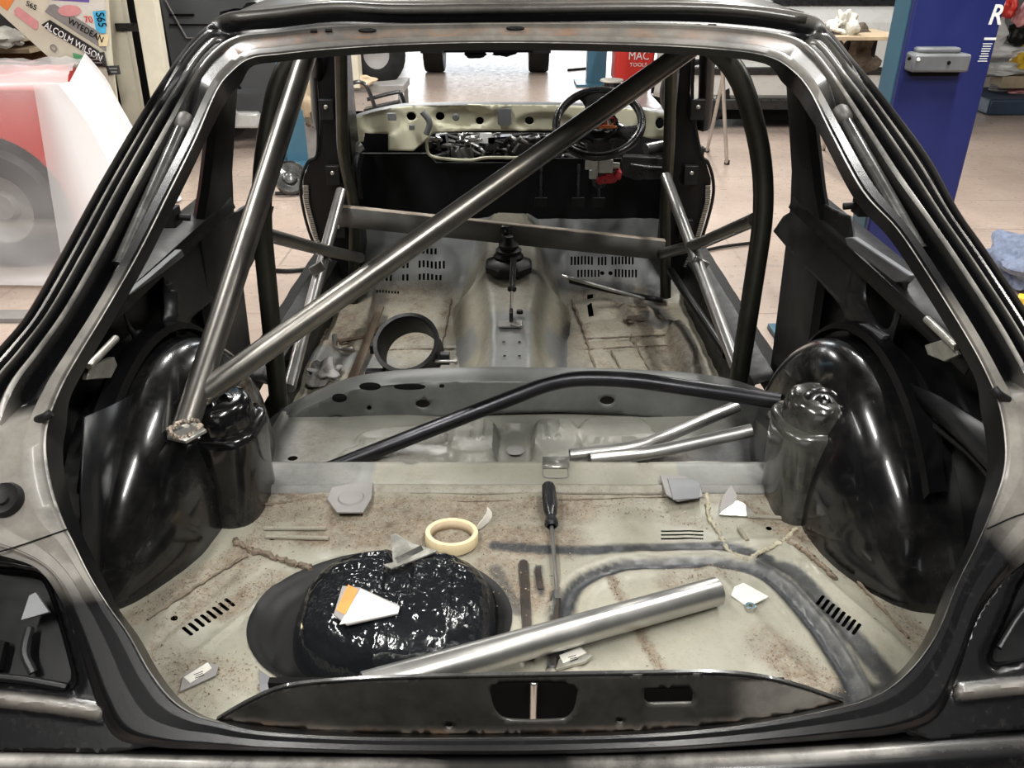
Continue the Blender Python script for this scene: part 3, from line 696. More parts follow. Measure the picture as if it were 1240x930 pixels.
# ---- seat crossmember ledge (cream) behind the boot floor
ax = [(-.50, 0), (.50, 0)]
def led(X, Y):   # X along width, Y param 0..1 down the section
    sec = [(1.405, .454), (1.415, .462), (1.425, .465), (1.43, .458), (1.50, .458), (1.512, .462), (1.524, .456), (1.535, .43), (1.56, .40)]
    o = []
    for a, t in zip(X, Y):
        k = t*(len(sec)-1); i = min(int(k), len(sec)-2); f = k-i; y = sec[i][0]*(1-f)+sec[i+1][0]*f; z = sec[i][1]*(1-f)+sec[i+1][1]*f
        for xc, w_ in ((-.223, .016), (.29, .014)): z -= .006*(1-sm((abs(a-xc)-w_*.5)/.006))*sm((t-.5)/.1)
        o.append((a, y+.002*noise.noise(Vector((a*6, 0, 0))), z))
    return o
nx = 120; rows = [[Vector(led([-.58+1.19*i/nx], [j/18])[0]) for i in range(nx+1)] for j in range(19)]
mb = MB(); mb.grid(rows, M['cream']); nn = len(mb.v)
mb.at = {'dirt': [(.5 if v.y < 1.435 else .05)+(.6 if v.x < -.33 else 0)+(.3 if v.x > .4 else 0) for v in mb.v], 'grey': [0.]*nn, 'primer': [.8 if (v.x < -.30 or v.x > .36) else .15 for v in mb.v]}
mb.build('seat_crossmember', CAR, solid=.002, ang=50)
# folded clip over the ledge
mb = MB(); mb.grid([[PZ(a, 553, .466) for a in (657, 689)], [PZ(a, 564, .464) for a in (657, 689)], [PZ(a, 567, .461) for a in (658, 688)]], M['zinc']); mb.build('seat_catch', CAR, solid=.002)
mb = MB(); mb.tube([PZ(657, 566, .461), PZ(658, 575, .461), PZ(663, 578, .461), PZ(684, 578, .461), PZ(688, 575, .461), PZ(688, 566, .461)], .0012, M['grey'], 8); mb.build('seat_catch_rim', CAR)
# ---- seat pan
ZS = .385
sl = lambda pts, sub=4: wl(pts, sub, ZS)
pads = [(sl([(545, 515), (560, 550)], 3), .03, .016), (sl([(600, 505), (602, 550)], 3), .022, -.014), (sl([(648, 505), (650, 550)], 3), .025, .014), (sl([(700, 520), (780, 522)], 3), .07, .012), (sl([(430, 528), (520, 525)], 3), .07, .010), (sl([(420, 548), (530, 548)], 3), .01, -.004), (sl([(690, 532), (790, 532)], 3), .01, -.005)]
finer = [(sl([(x, 505), (x-2, 535)], 2), .007, .006) for x in (575, 588, 660, 672)]
plats = [([wz(*q, ZS) for q in pl_s(0, p, 3, True)], h_, .007) for p, h_ in (
  ([(548, 512), (560, 505), (590, 504), (600, 512), (599, 545), (590, 556), (556, 556), (546, 545)], .016), ([(648, 512), (655, 504), (690, 505), (700, 520), (704, 548), (694, 556), (660, 556), (646, 545)], .016),
  ([(708, 504), (760, 500), (782, 506), (794, 522), (798, 530), (708, 531)], .014), ([(708, 537), (800, 536), (830, 556), (715, 556)], .009),
  ([(440, 520), (490, 512), (530, 512), (536, 530), (440, 532)], .012), ([(430, 540), (536, 537), (538, 557), (420, 558)], .010), ([(606, 508), (640, 508), (642, 556), (602, 556)], -.012))]
finer = [(wl([(x, 508), (x-2, 535)], 2, ZS), .007, .007) for x in (572, 586, 664, 678)]
def hs(X, Y):
    h = np.zeros(X.shape)
    for pl, hh_, e in plats: h += plateau(X, Y, pl, hh_*1.5, e*.8)
    for pl, w_, a in finer: h += a*(1-smn((dline(X, Y, pl)-w_*.3)/(w_*.5)))
    h += np.array([.003*noise.noise(Vector((a*8, b_*8, 7))) for a, b_ in zip(X, Y)]); return h
mb = sheet([(-.62, 1.54), (.62, 1.54), (.62, 1.93), (-.62, 1.93)], [circ(*wz(354, 552, ZS), .012, 10)], .008, lambda X, Y: np.stack([X, Y, ZS-.10*np.clip(Y-1.58, 0, 1)+hs(X, Y)], 1), M['cream'],
  {'dirt': attl([(sl([(340, 575), (380, 520)]), .09, .7), (sl([(460, 560), (510, 555)]), .03, .7), (sl([(850, 560), (930, 520)]), .12, .9)]), 'grey': attl([(sl([(880, 560), (930, 500)]), .1, .9), (sl([(330, 560), (340, 500)]), .05, .6)]), 'primer': lambda X, Y: .5+0*X})
SPn = mb.build('seat_pan', CAR, ang=60)
mb = MB(); mb.lathe([(0, .002), (.019, .002), (.022, 0)], PZ(624, 545, ZS-.018), M['grey']); mb.build('drain_bung', SPn)
# ---- heel board crossmember with lightening holes
YH = 1.90
hbTop = [(300, 545), (330, 517), (370, 494), (430, 472), (520, 463), (620, 462), (760, 464), (880, 474), (960, 500)]
hbBot = [(960, 560), (860, 540), (800, 508), (700, 500), (640, 500), (540, 505), (470, 520), (400, 535), (330, 575)]
tp_ = pl_s(0, hbTop, 4); bt_ = pl_s(0, hbBot, 4)
hh = [circ(512, 489, 9, 12, 5), circ(408, 510, 9, 12, 7), circ(735, 485, 9, 12, 5), circ(358, 516, 3, 8, 3), circ(447, 494, 3, 8, 3), circ(345, 533, 6, 8, 5)]
mb = sheet(tp_+bt_, hh, 6., lambda X, Y: [PY(a, b_, YH+.006*math.sin(a*.03)) for a, b_ in zip(X, Y)], M['crossgrey']); HBo = mb.build('heel_board', CAR, solid=.003)
r0 = crom([PY(a, b_, YH) for a, b_ in hbTop], 4)
mbp = MB(); mbp.grid([[p for p in r0], [p+Vector((0, .012, .006)) for p in r0], [p+Vector((0, .06, .010)) for p in r0], [p+Vector((0, .075, .004)) for p in r0], [p+Vector((0, .08, -.13)) for p in r0]], M['crossgrey']); mbp.build('top_flange', HBo, ang=50)
mb = MB()
for c_ in ((448, 467, 13, 4.), (496, 467.5, 19, 3.), (411, 481, 9, 4.5), (535, 466.5, 3, 1.4)):
    p0 = PZ(c_[0], c_[1], .494)
    mb.prism([PD(a, b_, (p0-CAM).dot(Vector((0, cP, -sP)))-.006) for a, b_ in circ(c_[0], c_[1], c_[2], 14, c_[3])], (0, 0, -.004), M['deep'])
mb.build('flange_hole', HBo)
# ---- front floor
ZF = .25
def zfront(x, y): return ZF+max(0, y-2.93)*.62
def wf(px, py): p = PS(px, py, zfront); return (p.x, p.y)
fl = lambda pts, sub=3: pl_s(0, [wf(a, b_) for a, b_ in pts], sub)
fribs = [(fl([(712, 412), (805, 408)]), .014, -.008), (fl([(710, 424), (812, 420)]), .012, -.008), (fl([(765, 405), (790, 455)]), .012, -.007), (fl([(735, 425), (750, 460)]), .01, -.006), (fl([(755, 375), (775, 405)]), .016, .01), (fl([(700, 350), (800, 350)]), .02, .008),
  (fl([(470, 400), (520, 398)]), .01, -.005), (fl([(430, 425), (550, 423)]), .012, -.006), (fl([(455, 346), (545, 345)]), .012, .008), (fl([(440, 362), (545, 360)]), .01, -.005), (fl([(815, 400), (840, 450)]), .05, .03), (fl([(395, 420), (375, 460)]), .05, .02)]
fholes = [[wf(*q) for q in ((711, 371), (716, 371), (719, 383), (713, 384))], [wf(*q) for q in ((711, 360), (718, 360), (718, 365), (711, 365))]]
def vent(x0, x1, y, h, n, skip=()):
    for i in range(n):
        if i in skip: continue
        x = x0+(x1-x0)*(i+.5)/n; w_ = (x1-x0)/n*.27
        fholes.append([wf(x-w_, y-h), wf(x+w_, y-h), wf(x+w_, y+h), wf(x-w_, y+h)])
vent(456, 536, 339, 4.2, 16, (4, 5, 8, 9)); vent(462, 540, 323, 4.2, 16, (7, 8)); vent(476, 530, 307, 3.8, 11, (5,)); vent(455, 484, 355.5, 2., 8)
vent(698, 772, 334, 4.6, 18, (7, 8, 9, 10)); vent(690, 768, 318.5, 4.6, 19, (7, 11)); vent(700, 755, 303.5, 4.6, 14, (6,))
fholes += [circ(*wf(729, 334), .009, 9), circ(*wf(739, 334), .009, 9)]
fplats = [([wf(*q) for q in pl_s(0, p, 3, True)], h_, .010) for p, h_ in (
  ([(712, 392), (752, 392), (756, 404), (712, 408)], .010), ([(764, 394), (800, 390), (808, 404), (768, 408)], .010), ([(714, 428), (738, 428), (748, 455), (712, 458)], .010), ([(752, 428), (782, 426), (800, 455), (762, 458)], .010),
  ([(710, 355), (742, 355), (748, 380), (722, 384)], .012), ([(752, 372), (785, 370), (790, 384), (756, 388)], .016), ([(808, 410), (830, 405), (846, 440), (822, 450)], .022), ([(448, 362), (536, 362), (530, 392), (440, 392)], .010), ([(436, 400), (528, 400), (524, 420), (430, 424)], .009), ([(430, 428), (545, 428), (540, 455), (420, 458)], .009),
  ([(455, 300), (542, 300), (545, 346), (448, 346)], .008), ([(690, 296), (772, 296), (778, 342), (694, 342)], .008))]
def hf(X, Y):
    h = np.zeros(X.shape)
    for pl, hh_, e in fplats: h += plateau(X, Y, pl, hh_, e)
    for pl, w_, a in fribs: h += a*(1-smn((dline(X, Y, pl)-w_*.3)/(w_*.7)))
    h += np.array([.010*noise.noise(Vector((a*6, b_*6, 11)))+.006*abs(noise.noise(Vector((a*13, b_*13, 4))))+.004*noise.noise(Vector((a*19, b_*19, 2))) for a, b_ in zip(X, Y)]); return h
def f3(X, Y): return np.stack([X, Y, ZF+np.maximum(0, Y-2.93)*.62+hf(X, Y)], 1)
mb = sheet([(-.74, 1.97), (.72, 1.97), (.72, 3.40), (-.74, 3.40)], fholes, .0125, f3, M['cream'], {
  'dirt': attl([(fl([(395, 450), (420, 380), (440, 350)]), .09, .9), (fl([(760, 380), (830, 450)]), .10, 1.), (fl([(740, 370), (800, 380)]), .08, .8), (fl([(700, 440), (800, 450)]), .08, .4), (fl([(440, 445), (540, 450)]), .08, .4), (fl([(700, 350), (760, 350)]), .04, .9), (fl([(545, 345), (530, 440)]), .03, .7), (fl([(450, 380), (450, 450)]), .3, .6), (fl([(760, 370), (770, 450)]), .3, .55), (fl([(450, 345), (540, 345)]), .06, .8)]),
  'grey': attl([(fl([(790, 365), (812, 400)]), .04, .8), (fl([(785, 385), (800, 400)]), .03, .8), (fl([(690, 345), (760, 352)]), .03, .9), (fl([(640, 296), (800, 300)]), .07, .75), (fl([(675, 318), (685, 340)]), .05, .9), (fl([(545, 300), (560, 340)]), .04, .8), (fl([(430, 285), (800, 288)]), .09, 1.), (fl([(430, 300), (440, 345)]), .07, .85), (fl([(785, 300), (795, 345)]), .07, .95), (fl([(440, 305), (800, 305)]), .16, .62), (fl([(820, 400), (845, 455)]), .05, .6), (fl([(385, 400), (350, 455)]), .05, .6)]),  # grey: darker toe board, footwell edges and floor sides
  'primer': lambda X, Y: np.maximum(.9*smn((Y-2.95)/.1), .9*(1-smn((dline(X, Y, fl([(385, 435), (455, 445)]))-.04)/.05)))})
mb.build('front_floor', CAR, ang=60)
mb = MB(); mb.box((0, 2.65, .19), (1.4, 1.4, .01), M['deep']); mb.build('dark_underlay', CAR)  # black sheet added under the front floor to darken its openings
mb = MB(); mb.box((0, 3.2, .30), (1.3, .5, .008), M['deep'], R=Matrix.Rotation(.555, 3, 'X')); mb.build('dark_underlay', CAR)  # tilted black sheet added under the toe board so its vents read dark
# ---- transmission tunnel : sections along y (top half width, foot half width, z top)
secs = [(1.97, .055, .235, .40), (2.15, .058, .225, .405), (2.4, .062, .20, .41), (2.6, .075, .215, .415), (2.78, .092, .225, .425), (2.95, .092, .205, .44), (3.12, .085, .175, .46), (3.3, .06, .13, .50), (3.4, .05, .12, .53)]
xc0 = -.004; rows = []; pat = []
ys = np.linspace(1.97, 3.4, 90)
for y in ys:
    tw = np.interp(y, [s[0] for s in secs], [s[1] for s in secs]); fw = np.interp(y, [s[0] for s in secs], [s[2] for s in secs]); zt = np.interp(y, [s[0] for s in secs], [s[3] for s in secs])
    zb = zfront(0, y)-.004; row = []
    for k in range(41):
        s = k/20-1; a = abs(s)
        if a < .36: x = tw*a/.36; z = zt-.004*(1-sm((.36-a)/.06))
        else:
            t = (a-.36)/.64; x = tw+(fw-tw)*t**1.15; z = zt+(zb-zt)*sm(t*.96+.04)**.85
        # waisted flank dents
        dent = .034*math.exp(-((y-2.32)/.1)**2)*math.exp(-((a-.7)/.15)**2)-.034*math.exp(-((y-2.75)/.11)**2)*math.exp(-((a-.72)/.18)**2)+.014*math.sin(y*60)*math.exp(-((y-2.8)/.06)**2)*math.exp(-((a-.8)/.1)**2)
        row.append(Vector((xc0+math.copysign(x-dent, s), y, z+.003*noise.noise(Vector((s*4, y*9, 0))))))
        pat.append((y, s, a))
    rows.append(row)
mb = MB(); mb.grid(rows, M['cream'])
gpr = []; gdk = []; gdt = []
for (y, s, a) in pat:
    g = 0.
    if a < .36 and 2.08 < y < 2.48: g = 1.
    if a > .62: # grey overspray triangles on the flanks
        g = max(g, 1.*(1-sm((abs(y-2.48)-.10*(a-.45)/.5)/.05)), 1.*(1-sm((abs(y-2.12)-.07)/.05))*(a > .75))
    if y > 3.0: g = max(g, sm((a-.5)/.1)*sm((y-3.0)/.1))
    gpr.append(g*.95); gdk.append(.9*sm((a-.78)/.1)*sm((y-2.25)/.1)*(1-.6*sm((y-2.7)/.1)) if a > .7 and s > 0 and 2.35 < y < 2.75 else (.7*sm((y-3.1)/.1) if a > .5 else 0)); gdt.append(.25+.7*(a > .9))
mb.at = {'primer': gpr, 'grey': gdk, 'dirt': gdt}
TN = mb.build('transmission_tunnel', CAR, ang=60, fix=False)
mb = MB()
for (a, b_) in ((610, 414), (629, 414), (611, 431), (629, 431)): mb.lathe([(.0, .001), (.004, .001), (.0045, 0)], PZ(a, b_, .410), M['deep'])
mb.build('bolt_hole', TN)
# gear lever
def PT(a, b_, z): return PZ(a, b_, z)
c0 = PZ(616, 325, .445)
GL = MB()
n6 = 8
def ring8(c, rx, ry, z, rot=.39): return [Vector((c.x+rx*math.cos(2*PI*k/n6+rot), c.y+ry*math.sin(2*PI*k/n6+rot), z)) for k in range(n6)]
GL.grid([ring8(c0, .086, .088, .44), ring8(c0, .088, .09, .462), ring8(c0, .08, .08, .472), ring8(c0, .05, .055, .482)], M['rubber'], close_v=True)
GL.lathe([(.05, .478), (.053, .49), (.044, .5), (.046, .512), (.034, .52), (.036, .53), (.024, .54), (.016, .56), (.0, .56)], (c0.x, c0.y+.01, 0), M['rubber'])
g = GL.build('gear_lever_boot', CAR, ang=30)
mb = MB(); b0 = Vector((c0.x, c0.y+.01, .55)); tpk = PD(612, 283, 2.92); mb.tube([b0, b0*.5+tpk*.5, tpk], .007, M['plastic'], 10); GLv = mb.build('gear_lever', CAR)
mb = MB(); mb.lathe([(0, .030), (.014, .028), (.020, .016), (.021, .004), (.014, -.012), (.009, -.03), (.012, -.04), (.0, -.042)], tpk, M['plastic']); mb.build('gear_knob', GLv)
# handbrake lever
A = PZ(622, 313, .60); B = PZ(620, 350, .52); C_ = PZ(619, 378, .44); D_ = PZ(618, 390, .425)
mb = MB(); mb.tube([A, B], .0095, M['gasbody'], 14); HBk = mb.build('handbrake_lever', CAR)
mb = MB(); mb.lathe([(.011, -.006), (.014, -.004), (.014, .004), (.010, .008)], B, M['rubber'], (B-A)); mb.tube([B, C_], .0055, M['chrome'], 10); mb.build('lever_shaft', HBk)
mb = MB(); mb.box(C_+Vector((0, -.0, -.005)), (.012, .07, .035), M['darktube']); mb.box(D_+Vector((0, 0, -.006)), (.075, .045, .006), M['worn']); mb.lathe([(.0, .012), (.010, .01), (.011, 0)], D_+Vector((.03, .08, -.004)), M['rubber']); mb.tube([D_+Vector((.0, -.02, 0)), D_+Vector((.03, -.03, 0)), D_+Vector((.035, .0, 0))], .004, M['worn'], 8); mb.build('lever_bracket', HBk, bevel=.001)
# ---- bulkhead, scuttle, dash
def wavy(x): return 0
mb = sheet([(-.70, .42), (.72, .42), (.72, .84), (.42, .84), (.38, .66), (-.34, .66), (-.38, .84), (-.70, .84)], [circ(-.42, .66, .035), circ(-.33, .665, .035), circ(.22, .60, .045)], .03,
   lambda X, Y: np.stack([X, 3.40+.02*np.sin(X*9)*np.cos(Y*11)+.03*smn((np.abs(X)-.35)/.1), Y], 1), M['bulk']); BK = mb.build('bulkhead', CAR, solid=.003)
mb = MB()
for (a0, a1, b0_, b1) in ((430, 560, 188, 240), (560, 690, 200, 262), (690, 800, 215, 268)):
    mb.grid([[PY(a0, b0_, 3.3), PY((a0+a1)/2, b0_+2, 3.27), PY(a1, b0_, 3.3)], [PY(a0, (b0_+b1)/2, 3.26), PY((a0+a1)/2, (b0_+b1)/2, 3.22), PY(a1, (b0_+b1)/2, 3.26)], [PY(a0, b1, 3.36), PY((a0+a1)/2, b1, 3.34), PY(a1, b1, 3.36)]], M['bulk'])

mb = MB(); mb.prism([PY(a, b_, 3.29) for a, b_ in ((428, 186), (520, 186), (528, 197), (650, 197), (660, 192), (802, 192), (802, 292), (428, 282))], (0, .02, 0), M['bulk']); mb.build('bulkhead_face', CAR, bevel=.004)
mb = MB(); mb.box((0, 3.30, .855), (1.28, .01, .08), M['deep']); mb.build('scuttle_dark_backing', CAR)  # black plate added behind the scuttle so its holes read dark
YD = 3.22
def dz(X, Y):
    o = []
    for a, b_ in zip(X, Y):
        y = YD+.02*math.sin((a-420)*.017)
        for (xc, yc, rx, ry, d_) in ((560, 141, 40, 16, .02), (590, 128, 30, 9, -.015), (660, 150, 40, 14, .015), (465, 148, 30, 18, .012)):
            q = math.hypot((a-xc)/rx, (b_-yc)/ry); y += d_*(1-sm((q-.7)/.3))
        o.append(PY(a, b_, y))
    return o
dtop = [(420, 146), (440, 139), (474, 131), (510, 128), (620, 127), (700, 128), (760, 131), (806, 138)]
dbot = [(806, 168), (790, 168), (745, 160), (700, 158), (640, 158), (560, 159), (525, 161), (516, 170), (500, 183), (470, 182), (470, 162), (442, 161), (440, 172), (420, 172)]
dh = [circ(498, 141, 6, 12, 5.), circ(533, 140.5, 5.5, 12, 5.), circ(581, 146, 5, 12, 4.5), circ(424, 153, 5.5, 10, 7), circ(641, 146, 5.5, 12, 5), circ(799, 149, 5.5, 12, 7)]
mb = sheet(pl_s(0, dtop, 3)+dbot, dh, 3., dz, M['creamclean']); DB = mb.build('scuttle_panel', CAR, solid=.004)
dt3 = crom([PY(a, b_, YD+.02*math.sin((a-420)*.017)) for a, b_ in dtop], 3)
mb = MB(); mb.grid([dt3, [p+Vector((0, .01, .006)) for p in dt3], [p+Vector((0, .05, .004)) for p in dt3], [p+Vector((0, .06, -.02)) for p in dt3]], M['primer']); mb.build('top_flange', DB)
mb = MB()
for (a, b_, w_, h_) in ((475, 141, 11, 9), (611, 141, 17, 20), (499, 154, 7, 6)):
    p = PY(a, b_, YD-.005); k = w_*.0030; hh_ = h_*.0030
    mb = MB(); mb.prism([p+Vector((x*k/2, 0, z*hh_/2)) for x, z in ((-1, -.8), (-.8, -1), (.8, -1), (1, -.8), (1, 1), (-1, 1))], (0, -.012, 0), M['primer']); mb.build('bracket', DB, bevel=.002)
mb = MB(); p = PY(552, 142, YD-.002); mb.lathe([(.0, .006), (.010, .006), (.014, 0)], p, M['primer'], (0, -1, 0))
mb.build('bracket', DB, bevel=.002)
mb = MB(); mb.tube([PY(511, 135, YD-.004), PY(520, 148, YD-.004), PY(516, 163, YD-.004)], .012, M['primer'], 8); mb.build('bracket', DB, bevel=.002)
# edge trim under the opening (wavy light lip)
lip = [PY(a, b_, 3.27) for a, b_ in [(520, 161), (517, 170), (518, 184), (525, 190), (545, 193), (570, 194), (590, 191), (622, 191), (650, 190)]]
mb = MB(); mb.tube(lip, .006, M['creamclean'], 8); mb.build('opening_lip', CAR)
# wiper linkage and heater pipes showing through the scuttle opening
mb = MB(); rr = random.Random(4)
for i in range(60):
    x0 = 524+rr.random()*165; y0 = 163+rr.random()*26; y_ = 3.31+rr.random()*.14
    pts = [PY(x0+rr.uniform(-14, 14)*k, min(192, max(161, y0+rr.uniform(-9, 9))), y_+.03*k) for k in range(4)]
    mb.tube(pts, rr.choice((.005, .007, .010)), M[rr.choice(('rubber', 'plastic', 'rubber', 'primer', 'worn', 'chrome', 'grey'))], 7, sub=4)
for (a, b_, sx, sz, mt) in ((539, 176, .03, .10, 'primer'), (560, 185, .09, .045, 'grey'), (590, 166, .06, .04, 'white'), (605, 172, .09, .05, 'plastic'), (535, 172, .04, .06, 'plastic'), (575, 173, .035, .05, 'zinc'), (630, 176, .10, .06, 'plastic'), (665, 176, .12, .07, 'plastic')):
    mb.box(PY(a, b_, 3.40), (sx, .05, sz), M[mt], R=Matrix.Rotation(rr.uniform(-.15, .15), 3, 'Y'))
mb.build('engine_bay_fittings', CAR, bevel=.004)
mb = MB(); mb.box((0, 3.75, .60), (1.1, .6, .35), M['deep'], taper=.9); mb.build('engine_bay_tray', CAR)
# dash side beam (right) and pipe stubs
mb = MB(); pr = [PY(a, b_, 3.05) for a, b_ in ((755, 190), (790, 191), (826, 193), (828, 208), (800, 217), (768, 218), (752, 212))]; mb.prism(pr, (0, .05, 0), M['plastic']); mb.tube([PY(763, 200, 3.04), PY(790, 203, 3.04), PY(824, 205, 3.04)], .008, M['plastic'], 8); mb.build('dash_support', CAR, bevel=.004)
mb = MB(); mb.tube([PY(782, 181, 3.12), PY(812, 175, 3.16)], .022, M['worn'], 14); mb.build('vent_duct', CAR)
mb = MB(); mb.tube([PY(425, 185, 3.12), PY(438, 176, 3.14)], .02, M['worn'], 14); mb.build('vent_duct', CAR)
mb = MB(); mb.tube([PY(434, 240, 3.0), PY(432, 205, 3.0), PY(436, 186, 3.02)], .018, M['darktube'], 12); mb.build('dash_bracket', CAR)
# cream side footwell patches
mb = MB(); mb.grid([[PY(436, 212, 3.3), PY(470, 212, 3.34)], [PY(438, 248, 3.3), PY(475, 250, 3.34)]], M['crossgrey']); mb.grid([[PY(470, 212, 3.335), PY(500, 225, 3.38)], [PY(475, 250, 3.335), PY(505, 262, 3.38)]], M['crossgrey']); mb.build('footwell_side', CAR, solid=.003)
# ---- steering wheel and column
sc = PY(725, 149, 2.92); wn = Vector((-.10, -.60, .80)).normalized(); wu = Vector((1, 0, .0)); wu = (wu-wn*wu.dot(wn)).normalized(); wv = wn.cross(wu)
R_ = .146
mb = MB(); ringp = [sc+wu*R_*math.cos(2*PI*k/48)+wv*R_*math.sin(2*PI*k/48) for k in range(49)]; mb.tube(ringp, .0145, M['plastic'], 12, cap=False, sub=0); SW = mb.build('steering_wheel', CAR)
mb = MB()
for a0, wd in ((PI*.5, .30), (PI*1.14, .2), (PI*1.86, .2), ):
    rows = []
    for k in range(7):
        t = k/6; r = .045+(R_-.05)*t; w2 = (.03+.028*(2*t-1)**2+(.03*t if wd > .25 else 0)); d_ = Vector((0, 0, 0))+wu*math.cos(a0)+wv*math.sin(a0); s_ = wn.cross(d_); dep = -.02*(1-t)
        rows.append([sc+d_*r+s_*w2*q+wn*(dep+.006*(1-q*q)) for q in (-1, -.5, 0, .5, 1)])
    mb.grid(rows, M['plastic'])
mb.build('spoke', SW, solid=.008)
mb = MB(); mb.lathe([(.03, -.05), (.06, -.045), (.066, -.02), (.068, -.008), (.064, -.004), (.06, -.01), (.0, -.014)], sc+wu*.0, M['plastic'], wn); HUB = mb.build('hub', SW)
mb = MB(); rr = random.Random(9)
for i in range(16):
    c_ = M[('yellow', 'redcable', 'white', 'rubber', 'grey', 'orange', 'zinc', 'white')[i % 8]]; a = rr.random()*6.28
    pts = [sc+wn*(.0+.01*rr.random())+wu*(.05*rr.uniform(-1, 1))+wv*(.045*rr.uniform(-1, 1)) for k in range(4)]
    mb.tube(pts, .0028, c_, 6)
mb.build('horn_wire', HUB)
mb = MB(); mb.tube([sc-wn*.05, sc-wn*.32], .028, M['plastic'], 14); mb.box(sc-wn*.10, (.09, .09, .05), M['plastic']); mb.build('steering_column', CAR, bevel=.004)
igc = PY(733, 200, 2.98)
mb = MB(); mb.box(igc, (.05, .05, .045), M['zinc']); mb.box(igc+Vector((-.05, .0, .005)), (.045, .012, .04), M['zinc']); mb.box(igc+Vector((-.04, .01, -.035)), (.03, .02, .03), M['zinc'])
mb.tube([igc+Vector((-.015, -.01, .02)), igc+Vector((-.015, -.01, .055)), igc+Vector((.01, -.01, .062)), igc+Vector((.02, -.01, .03))], .0075, M['zinc'], 8); mb.tube([igc, igc+Vector((.05, -.01, -.0))], .012, M['zinc'], 10); SL = mb.build('steering_lock', CAR, bevel=.003)
mb = MB(); mb.lump(igc+Vector((.015, -.01, -.045)), (.028, .02, .02), M['redcable'], 3); mb.lump(igc+Vector((.045, -.01, -.03)), (.015, .015, .02), M['redcable'], 5); mb.lump(igc+Vector((-.01, -.01, -.05)), (.02, .015, .015), M['redcable'], 8); mb.build('red_connector', SL)
# pedals
mb = MB()
for a in (655, 700, 725): p = PY(a, 245, 3.22); mb = MB(); mb.box(p, (.05, .012, .04), M['rubber']); mb.tube([p+Vector((0, .01, 0)), p+Vector((0, .04, .14))], .007, M['plastic'], 8); mb.build('pedal', CAR, bevel=.002)
# ---- wheel arches
def arch(s, y0=1.455, z0=.345, R=.405, xin=.555, xo=.70):
    rows = []; NA, NT = 80, 30
    for i in range(NT+1):
        t = i/NT; row = []
        for j in range(NA+1):
            a = math.radians(-35+250*j/NA)
            if t < .8:
                th = t/.8*PI/2; e = 2/2.3
                r = R*math.sin(th)**e; x = xo-(xo-xin)*math.cos(th)**e
            else:
                q = (t-.8)/.2; r = R+(.035 if s < 0 else .02)*q; x = xo+(.10 if s < 0 else .15)*q
            y = y0+r*math.cos(a); z = z0+r*math.sin(a)
            # the rear foot sweeps out to the tail, the crown is rounder
            if y < y0 and t < .8: x += .05*sm((y0-y-.22)/.2)*(1-t)
            n_ = .003*noise.noise(Vector((y*5, z*5, s)))
            row.append(Vector((s*(x+n_), y, z)))
        rows.append(row)
    mb = MB(); mb.grid(rows, M['gloss']); o = mb.build('wheel_arch', CAR, ang=60)
    mb = MB(); pts = [Vector((s*(xo+.012), y0+(R+.012)*math.cos(math.radians(a)), z0+(R+.012)*math.sin(math.radians(a)))) for a in range(30, 142, 6)]
    mb.grid([[p for p in pts], [p+Vector((-s*.016, -.004, .008)) for p in pts], [p+Vector((-s*.012, -.008, .024)) for p in pts], [p+Vector((s*.02, -.004, .026)) for p in pts]], M['inner']); mb.build('arch_flange', o, ang=30)
    return o
ARL = arch(-1); ARR = arch(1)
# strut towers: turret with domed cap on a squarish body running down to the floor
def tower(s, cx, cy, zt, mat):
    rows = []; NA = 64
    prof = [(.0, .0, 1.), (.045, -.001, 1.), (.056, -.006, 1), (.063, -.018, 1), (.066, -.04, 1), (.067, -.052, 1), (.074, -.056, 1), (.078, -.062, 1), (.079, -.075, 1.02), (.077, -.12, 1.1), (.075, -.16, 1.2), (.074, -.20, 1.35), (.076, -.25, 1.5)]
    for r, h, k in prof:
        row = []
        for j in range(NA):
            a = 2*PI*j/NA; ca, sa = math.cos(a), math.sin(a)
            q = 1 if h > -.054 else (abs(ca)**3.4+abs(sa)**3.4)**(-1/3.4)
            w_ = .004*noise.noise(Vector((ca*2, sa*2+s, h*22)))*(h < -.08)
            row.append(Vector((cx+(r*q+w_)*ca, cy+(r*q+w_)*sa*(k if sa < 0 else 1.1), zt+h)))
        rows.append(row)
    mb = MB(); mb.grid(rows, mat, close_v=True); o = mb.build('strut_tower', CAR, ang=50)
    c = Vector((cx-s*.002, cy-.024, zt-.008)); ax = Vector((-s*.1, -.45, .9))
    mb = MB(); mb.lathe([(.0, .012), (.014, .010), (.018, .006), (.026, .006), (.031, .009), (.035, .005), (.041, .0), (.046, -.012), (.05, -.04)], c, M['gloss'], ax); mb.lathe([(.0, .022), (.006, .021), (.007, .008)], c, M['chrome'], ax); mb.build('strut_cap', o)
    return o
TL = tower(-1, -.575, 1.405, .685, M['gloss']); TR = tower(1, .600, 1.405, .69, M['towerdust'])
# rough weld seams down the tower corners
for s, cx in ((-1, -.575), (1, .600)):
    mb = MB(); rr = random.Random(5)
    pts = [Vector((cx+s*.078, 1.33, .63)), Vector((cx+s*.072, 1.305, .56)), Vector((cx+s*.06, 1.285, .50)), Vector((cx+s*.05, 1.27, .46))]
    for p in crom(pts, 12): mb.lump(p+Vector((rr.uniform(-.004, .004), rr.uniform(-.004, .004), 0)), (.006, .006, .005), M['weld'], rr.randrange(50), 1, .5)
    mb.build('weld_seam', CAR)
